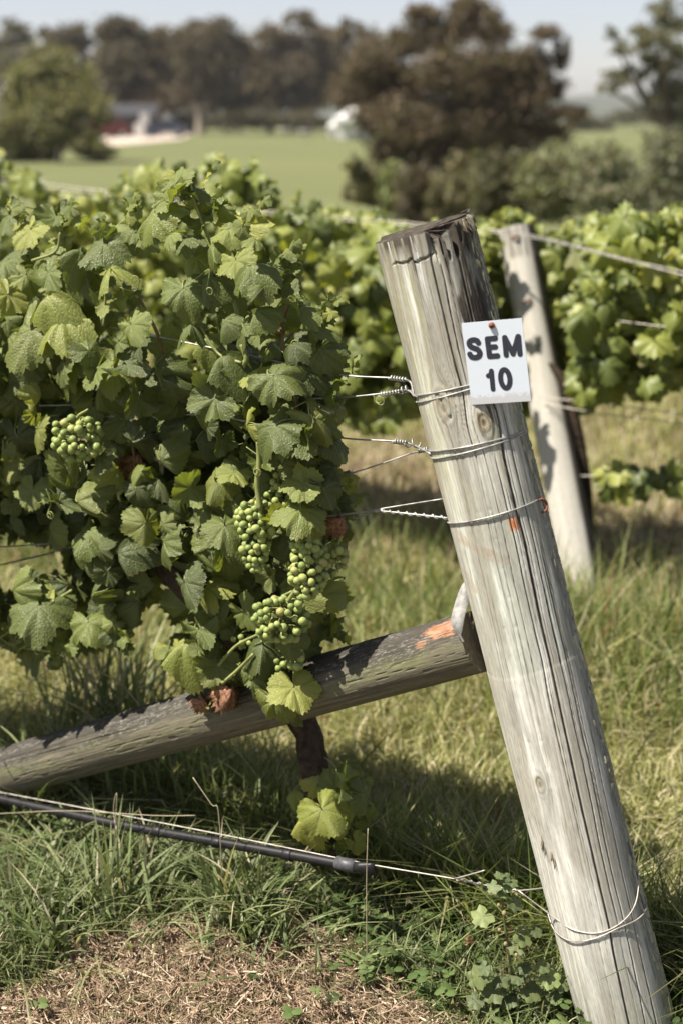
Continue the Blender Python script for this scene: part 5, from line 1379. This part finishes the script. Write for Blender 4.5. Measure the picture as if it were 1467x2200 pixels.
# mown alley and beyond
N_ = 150000
Yd = 1 / gr_.uniform(1 / 15.0, 1 / 2.2, N_); Xd = gr_.uniform(-1, 1, N_) * (.30 * Yd + .55)
s, n = sn(Xd, Yd); keep = n < -0.12; Xd, Yd, s, n = Xd[keep], Yd[keep], s[keep], n[keep]
m = len(Xd); cl = fbm(Xd * 2.3, Yd * 2.3, 111, 3); cl2 = fbm(Xd * .8 + 9, Yd * .8, 112, 3)
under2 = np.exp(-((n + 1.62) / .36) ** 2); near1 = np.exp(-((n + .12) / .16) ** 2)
dry = sstep(1.6, 2.05, -n) * (1 - sstep(3.4, 4.6, -n)) * sstep(.33, .5, cl2 + .12)
h = gr_.uniform(.03, .15, m) ** 1.15 * (.55 + 1.1 * cl) * (1 + 2.2 * under2 * sstep(.35, .6, cl2) + 1.6 * near1 + .5 * sstep(3.5, 5, -n))
c = pick(m, [(.26, .265, .10), (.33, .33, .14), (.42, .395, .21), (.50, .44, .30), (.16, .18, .065)], [4, 5, 4.4, 3.4, 1.6])
dc = pick(m, [(.42, .34, .25), (.34, .26, .18), (.50, .43, .32), (.24, .24, .11)], [4, 3, 3, 1])
c = np.where((gr_.random(m) < dry * .85)[:, None], dc, c)
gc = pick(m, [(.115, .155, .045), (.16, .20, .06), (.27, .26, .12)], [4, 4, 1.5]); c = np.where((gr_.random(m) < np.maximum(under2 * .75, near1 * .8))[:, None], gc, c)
rd = (gr_.random(m) < .02 * under2 + .004); c[rd] = (.26, .11, .06)
wd = gr_.uniform(.003, .0065, m) * (1 + .12 * (Yd - 3))
mb = MB()
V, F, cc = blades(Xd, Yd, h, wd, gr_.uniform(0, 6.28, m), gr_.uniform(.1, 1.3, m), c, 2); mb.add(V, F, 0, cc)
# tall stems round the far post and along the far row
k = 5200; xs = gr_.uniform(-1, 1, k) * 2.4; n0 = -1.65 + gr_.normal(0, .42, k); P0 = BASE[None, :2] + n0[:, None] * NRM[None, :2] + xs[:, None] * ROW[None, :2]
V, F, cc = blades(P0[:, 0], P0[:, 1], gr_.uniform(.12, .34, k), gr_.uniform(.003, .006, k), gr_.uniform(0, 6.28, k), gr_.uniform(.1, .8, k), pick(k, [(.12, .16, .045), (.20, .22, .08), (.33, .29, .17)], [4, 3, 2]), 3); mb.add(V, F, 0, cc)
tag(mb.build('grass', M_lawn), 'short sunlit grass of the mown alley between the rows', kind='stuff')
# strip under the near vine
mb = MB(); k = 52000
Yd = gr_.uniform(1.55, 3.9, k); Xd = gr_.uniform(-1.35, 1.0, k); s, n = sn(Xd, Yd)
keep = (n > -.30) & (gr_.random(k) > straw_mask(Xd, Yd) * .985); Xd, Yd, s, n = Xd[keep], Yd[keep], s[keep], n[keep]; m = len(Xd)
lush = fbm(Xd * 3 + 3, Yd * 3, 121, 3); left = sstep(.35, .75, s)
h = gr_.uniform(.02, .085, m) * (.55 + 1.2 * lush) * (1 + .45 * left)
c = pick(m, [(.085, .118, .038), (.115, .155, .055), (.16, .195, .075), (.23, .24, .11), (.36, .32, .21)], [3, 4, 3.4, 1.6, 1.4])
V, F, cc = blades(Xd, Yd, h, gr_.uniform(.0018, .0042, m), gr_.uniform(0, 6.28, m), gr_.uniform(.2, 1.6, m), c, 3); mb.add(V, F, 0, cc)
def tuft(px, py, k, hh, spread, wd, cols, wts, bend=(.2, .9), lean=None, z=0.0):
    hh = hh * 1.45; wd = wd * 1.25; k = int(k * 1.25)
    p = on_ground(px, py, z); x = p[0] + gr_.normal(0, spread, k); y = p[1] + gr_.normal(0, spread, k)
    az = gr_.uniform(0, 6.28, k) if lean is None else gr_.normal(lean, .8, k)
    V, F, cc = blades(x, y, gr_.uniform(hh * .55, hh, k), gr_.uniform(wd * .6, wd, k), az, gr_.uniform(*bend, k), pick(k, cols, wts), 6); mb.add(V, F, 0, cc)
GC = [(.15, .18, .08), (.20, .225, .11), (.11, .145, .055), (.42, .37, .26)]; GW = [4, 3.5, 2.5, .8]
for a in ((500, 2030, 46, .17, .022, .007), (540, 2070, 30, .15, .018, .006), (520, 2010, 30, .17, .02, .007), (560, 2040, 24, .16, .015, .006), (340, 1940, 26, .14, .03, .006), (430, 1930, 26, .13, .03, .006), (600, 1930, 26, .12, .03, .005), (280, 1960, 24, .15, .03, .006), (100, 1990, 30, .16, .04, .006), (20, 2090, 24, .13, .03, .006), (470, 1980, 24, .15, .02, .006), (60, 2060, 26, .16, .03, .006), (120, 2080, 20, .17, .025, .006), (200, 2000, 26, .16, .03, .006), (250, 2010, 18, .20, .02, .007), (310, 1990, 22, .15, .03, .006),
          (20, 1980, 30, .16, .04, .006), (390, 1960, 28, .13, .03, .005), (650, 1960, 26, .10, .03, .005), (740, 1980, 22, .10, .03, .004), (1190, 2160, 22, .11, .03, .004), (1010, 2160, 30, .08, .04, .004), (1120, 2190, 30, .09, .04, .004), (880, 2110, 24, .09, .03, .004), (960, 2120, 24, .09, .03, .004), (600, 2100, 14, .12, .015, .005), (690, 2150, 6, .14, .01, .004)):
    tuft(*a, GC, GW, (.15, 1.1))
for a in ((250, 1670, 60, .40, .05, .008), (205, 1665, 36, .36, .05, .007), (300, 1680, 40, .36, .06, .007), (380, 1690, 26, .28, .05, .006), (120, 1740, 16, .30, .04, .006), (420, 1760, 40, .22, .06, .005), (520, 1790, 50, .22, .07, .0045), (590, 1790, 40, .20, .05, .0045), (300, 1790, 26, .22, .05, .006), (60, 1800, 16, .24, .04, .006)):
    tuft(*a, [(.15, .18, .075), (.24, .26, .13), (.10, .135, .045), (.45, .39, .29)], [4, 3.4, 2.4, 1.4], (.1, .9))
for a in ((110, 1880, 12, .17, .03, .007), (190, 1900, 12, .17, .03, .007), (300, 1900, 12, .16, .03, .006), (30, 1860, 12, .18, .03, .006), (420, 1900, 12, .13, .03, .006), (260, 1850, 10, .20, .02, .007), (520, 1900, 10, .12, .03, .005), (150, 1960, 14, .15, .03, .007), (350, 2030, 10, .13, .02, .006), (300, 2080, 8, .11, .02, .005), (450, 2100, 8, .11, .02, .005), (180, 2130, 8, .10, .02, .005), (640, 2060, 10, .12, .02, .005), (720, 2080, 8, .10, .02, .005), (560, 2150, 6, .10, .02, .005), (800, 2150, 8, .09, .02, .004), (70, 2140, 10, .10, .03, .005), (1230, 2190, 16, .10, .02, .004)):
    tuft(*a, [(.17, .20, .09), (.24, .26, .13), (.13, .165, .065)], [3, 3, 2], (.7, 1.7))
# a few long dry stalks
for pts in ([(0, 1748), (150, 1742), (330, 1752), (420, 1752)], [(260, 1780), (245, 1740), (252, 1712), (240, 1900)], [(415, 1670), (455, 1728), (470, 1745), (478, 1900)], [(790, 1780), (787, 1900), (788, 2090)], [(150, 1415), (260, 1470), (330, 1560)], [(60, 1470), (120, 1430), (160, 1395)]):
    P = smooth_path([on_row(x, y, .12 if y > 1600 else -.05) for x, y in pts], 16); V, F = tube(P, .0010, 5); mb.add(V, F, 0, (.42, .37, .27))
tag(mb.build('grass', M_grass), 'long tufted green grass under the near vine and brace log', kind='stuff')
# cut straw
mb = MB(); k = 95000
s_ = gr_.uniform(-.25, 1.6, k); n_ = gr_.uniform(.02, .9, k); P0 = BASE[None, :2] + s_[:, None] * ROW[None, :2] + n_[:, None] * NRM[None, :2]
keep = gr_.random(k) < np.clip(straw_mask(P0[:, 0], P0[:, 1]) * 1.1 + .05, 0, 1); P0 = P0[keep]; m = len(P0)
az = gr_.normal(.6, 1.0, m) + 3 * fbm(P0[:, 0] * 4, P0[:, 1] * 4, 131, 2); L = gr_.uniform(.008, .030, m) * (1 + 2.0 * (gr_.random(m) < .12)); tilt = gr_.normal(0.05, .3, m)
d = np.stack([np.cos(az) * np.cos(tilt), np.sin(az) * np.cos(tilt), np.sin(tilt)], 1)
zz = gz(P0[:, 0], P0[:, 1]) + gr_.uniform(0, .022, m) * (.4 + 1.2 * fbm(P0[:, 0] * 9, P0[:, 1] * 9, 132, 2)); p = np.stack([P0[:, 0], P0[:, 1], zz], 1)
side = np.stack([-np.sin(az), np.cos(az), gr_.normal(0, .5, m)], 1); wd = gr_.uniform(.0004, .0013, m)[:, None]
bow = np.stack([-np.sin(az), np.cos(az), gr_.uniform(0, 1, m)], 1) * (L * gr_.normal(0, .22, m))[:, None]
V = np.stack([p - d * L[:, None] / 2 - side * wd, p - d * L[:, None] / 2 + side * wd, p + bow - side * wd, p + bow + side * wd, p + d * L[:, None] / 2], 1).reshape(-1, 3); b = np.arange(m)[:, None] * 5
F = np.concatenate([b + [[0, 1, 3]], b + [[0, 3, 2]], b + [[2, 3, 4]]])
c = pick(m, [(.26, .178, .122), (.37, .275, .195), (.14, .095, .066), (.52, .43, .33), (.18, .165, .085)], [4, 4, 3, 1.3, .6]); mb.add(V, F, 0, np.repeat(c, 5, 0))
tag(mb.build('straw', M_straw), 'brown cut straw heaped on the ground at the bottom', kind='stuff')
# clover and small round-leaved weeds
mb = MB(); k = 5200
Yd = gr_.uniform(1.7, 3.2, k); Xd = gr_.uniform(-1.2, .9, k); s, n = sn(Xd, Yd); keep = (n > -.15) & (gr_.random(k) > straw_mask(Xd, Yd) * .97) & (fbm(Xd * 4, Yd * 4 + 9, 141, 3) > .40); Xd, Yd = Xd[keep], Yd[keep]; m = len(Xd)
hz = gz(Xd, Yd) + gr_.uniform(.012, .07, m); cw = pick(m, [(.06, .095, .03), (.085, .125, .04), (.12, .16, .06)], [3, 3, 1.4]); sz = gr_.uniform(.006, .013, m)
a6 = np.linspace(0, 2 * math.pi, 7)[:-1]
for lf in range(3):
    a0 = gr_.uniform(0, 6.28, m) if lf == 0 else a0 + 2.094
    cx = Xd + np.cos(a0) * sz * .9; cy = Yd + np.sin(a0) * sz * .9; tl = gr_.normal(.0, .35, m)
    ring_ = np.stack([np.stack([cx + np.cos(a) * sz * .85, cy + np.sin(a) * sz * .85, hz + tl * np.cos(a) * sz - .25 * sz], 1) for a in a6], 1)
    V = np.concatenate([np.stack([cx, cy, hz], 1)[:, None], ring_], 1).reshape(-1, 3); b = np.arange(m)[:, None] * 7
    F = np.concatenate([b + [[0, 1 + q, 1 + (q + 1) % 6]] for q in range(6)]); mb.add(V, F, 0, np.repeat(cw, 7, 0))
V, F, cc = blades(Xd, Yd, hz - gz(Xd, Yd) + .004, np.full(m, .0014), gr_.uniform(0, 6.28, m), np.full(m, .05), cw, 2); mb.add(V, F, 0, cc)
tag(mb.build('weeds', M_weed), 'dark green clover and small weeds around the straw', kind='stuff')
def small_leaf(p, n, tip, s, lobes=6):
    a = np.linspace(-math.pi, math.pi, 29)[:-1]; r = s * (.70 + .30 * np.abs(np.cos(a * lobes / 2.0))) * np.clip(1.15 - np.exp(-((np.abs(a) - math.pi) / .28) ** 2), .1, 1) * (1 + .12 * (np.arange(28) % 2))
    x, t, nn = leaf_axes(n, tip); V = np.concatenate([[p], p + np.outer(r * np.sin(a), x) + np.outer(r * np.cos(a), t) + np.outer(.25 * s * np.cos(a * lobes) * .3 - .12 * r, nn)])
    return V, np.array([(0, 1 + (k + 1) % 28, 1 + k) for k in range(28)])
# mallow weed standing in front of the post foot
mp = on_ground(1092, 2175); mal = thing('mallow_weed', mp, 'upright mallow weed with lobed leaves beside the post foot', 'weed')
stem = smooth_path([mp - UP * .01, at_depth(1096, 2080, 2.50), at_depth(1085, 2000, 2.48), at_depth(1078, 1930, 2.46), at_depth(1084, 1880, 2.45)], 24)
child(MB().add(*tube(stem, np.linspace(.0032, .0014, 24), 7), c=(.17, .18, .07)), 'stem', M_weed, mal)
for (px, py, wp, ax_) in ((1036, 1968, 26, -1), (1105, 1940, 20, 1), (1122, 2012, 24, 1), (1108, 2030, 24, .5), (1150, 2000, 16, 1), (1060, 1905, 17, -1), (1082, 1885, 15, 0), (1100, 1895, 14, 1), (1072, 1880, 12, -.5), (1088, 1905, 13, .2), (1078, 1920, 12, .2), (1025, 2100, 26, -1), (1060, 2130, 28, -.6), (1180, 2100, 26, 1), (1140, 2130, 26, .6), (1110, 2100, 18, .2), (1190, 2140, 20, 1), (1020, 2150, 20, -1), (1092, 2150, 20, 0), (1160, 2165, 22, .4), (1040, 2080, 18, -.7), (1165, 2075, 18, .8), (1125, 2080, 16, .4), (1075, 2105, 18, -.3), (1205, 2115, 18, 1), (1050, 2170, 20, -.5), (1130, 2180, 20, .3)):
    d_ = 2.46 + .07 * (py - 1880) / 250 - .02; q = at_depth(px, py, d_); V, F = small_leaf(q, np.array([.25 * ax_, -.5, .7]) + gr_.normal(0, .15, 3), np.array([.6 * ax_, -.2, -.6]), wp * d_ / FPX)
    k_ = np.argmin(np.abs(stem[:, 2] - q[2] + .015)); tv, tf = tube(smooth_path([stem[k_], (stem[k_] + q) / 2 + UP * .006, q], 6), .0009, 4)
    child(MB().add(V, F, c=np.array((.12, .155, .065) if wp < 24 else (.165, .20, .075)) * gr_.uniform(.7, 1.2)).add(tv, tf, c=(.2, .2, .1)), 'leaf', M_weed, mal)
SP1 = icosphere(1)
for (px, py) in ((1070, 1945), (1082, 1962), (1072, 1998), (1085, 2028), (1108, 2052)):
    q = at_depth(px, py, 2.45); V = SP1[0] * np.array([.004, .004, .005]) * gr_.uniform(.7, 1.1) + q; child(MB().add(V, SP1[1], c=(.30, .24, .13)), 'bud', M_flower, mal)
# clover heads
def clover(px, py, hgt, c, label, r=.010):
    b = on_ground(px, py); b[2] = float(gz(b[0], b[1])); top = b + np.array([gr_.normal(0, .006), gr_.normal(0, .006), hgt]); o = thing('clover_flower', b, label, 'flower', 'clover heads in the foreground grass')
    child(MB().add(*tube(smooth_path([b - UP * .005, (b + top) / 2 + gr_.normal(0, .004, 3), top], 8), .0011, 5), c=(.14, .17, .06)), 'stem', M_weed, o)
    mb = MB(); m = 46
    d = gr_.normal(size=(m, 3)); d /= np.linalg.norm(d, axis=1)[:, None]; d[:, 2] = np.abs(d[:, 2]) * .9 - .25; d /= np.linalg.norm(d, axis=1)[:, None]
    for q in d:
        x = unit(np.cross(q, [.3, .2, 1])); V = np.array([top + q * r * .25 - x * r * .14, top + q * r * .25 + x * r * .14, top + q * r * .8 + x * r * .17, top + q * r * 1.1, top + q * r * .8 - x * r * .17]); mb.add(V, np.array([(0, 1, 2), (0, 2, 4), (4, 2, 3)]), 0, np.asarray(c) * gr_.uniform(.8, 1.1))
    child(mb, 'blossom', M_flower, o, smooth=False)
W_ = (.62, .60, .52); B_ = (.42, .25, .16)
clover(622, 1945, .065, W_, 'white clover head just under the drip pipe'); clover(556, 1960, .05, W_, 'white clover head left of the drip pipe clamp'); clover(585, 1985, .045, W_, 'small white clover head between grass tuft and straw', .007); clover(90, 1890, .05, W_, 'white clover head low in the left grass'); clover(120, 1960, .05, W_, 'white clover head in the left foreground grass')
clover(880, 2010, .06, (.6, .5, .45), 'pinkish clover head right of the straw heap', .008); clover(1003, 2110, .065, B_, 'brown withered clover head left of the mallow', .010); clover(1122, 2215, .065, B_, 'brown withered clover head under the mallow', .010)

# ------------------------------------------------------------------ thin haze over the valley
hzx = float(max(abs(gx[0]), gx[-1])) + 60; hzy0 = float(gy[0]) - 20; hzy1 = float(gy[-1]) + 60; hzz0 = float(Z.min()) - 1.0; hzz1 = 17.0
hV, hF = box((0, (hzy0 + hzy1) / 2, (hzz0 + hzz1) / 2), (2 * hzx, hzy1 - hzy0, hzz1 - hzz0))
hm = bpy.data.materials.new('pale_haze'); hm.use_nodes = True; ht = hm.node_tree
ht.nodes.remove(ht.nodes['Principled BSDF'])
pv = ht.nodes.new('ShaderNodeVolumePrincipled')
pv.inputs['Color'].default_value = (.88, .90, .95, 1); pv.inputs['Density'].default_value = 0.00028; pv.inputs['Anisotropy'].default_value = .3
ht.links.new(pv.outputs[0], ht.nodes['Material Output'].inputs['Volume'])
tag(MB().add(hV, hF).build('haze', hm, smooth=False), 'thin pale summer haze over the valley', kind='stuff')
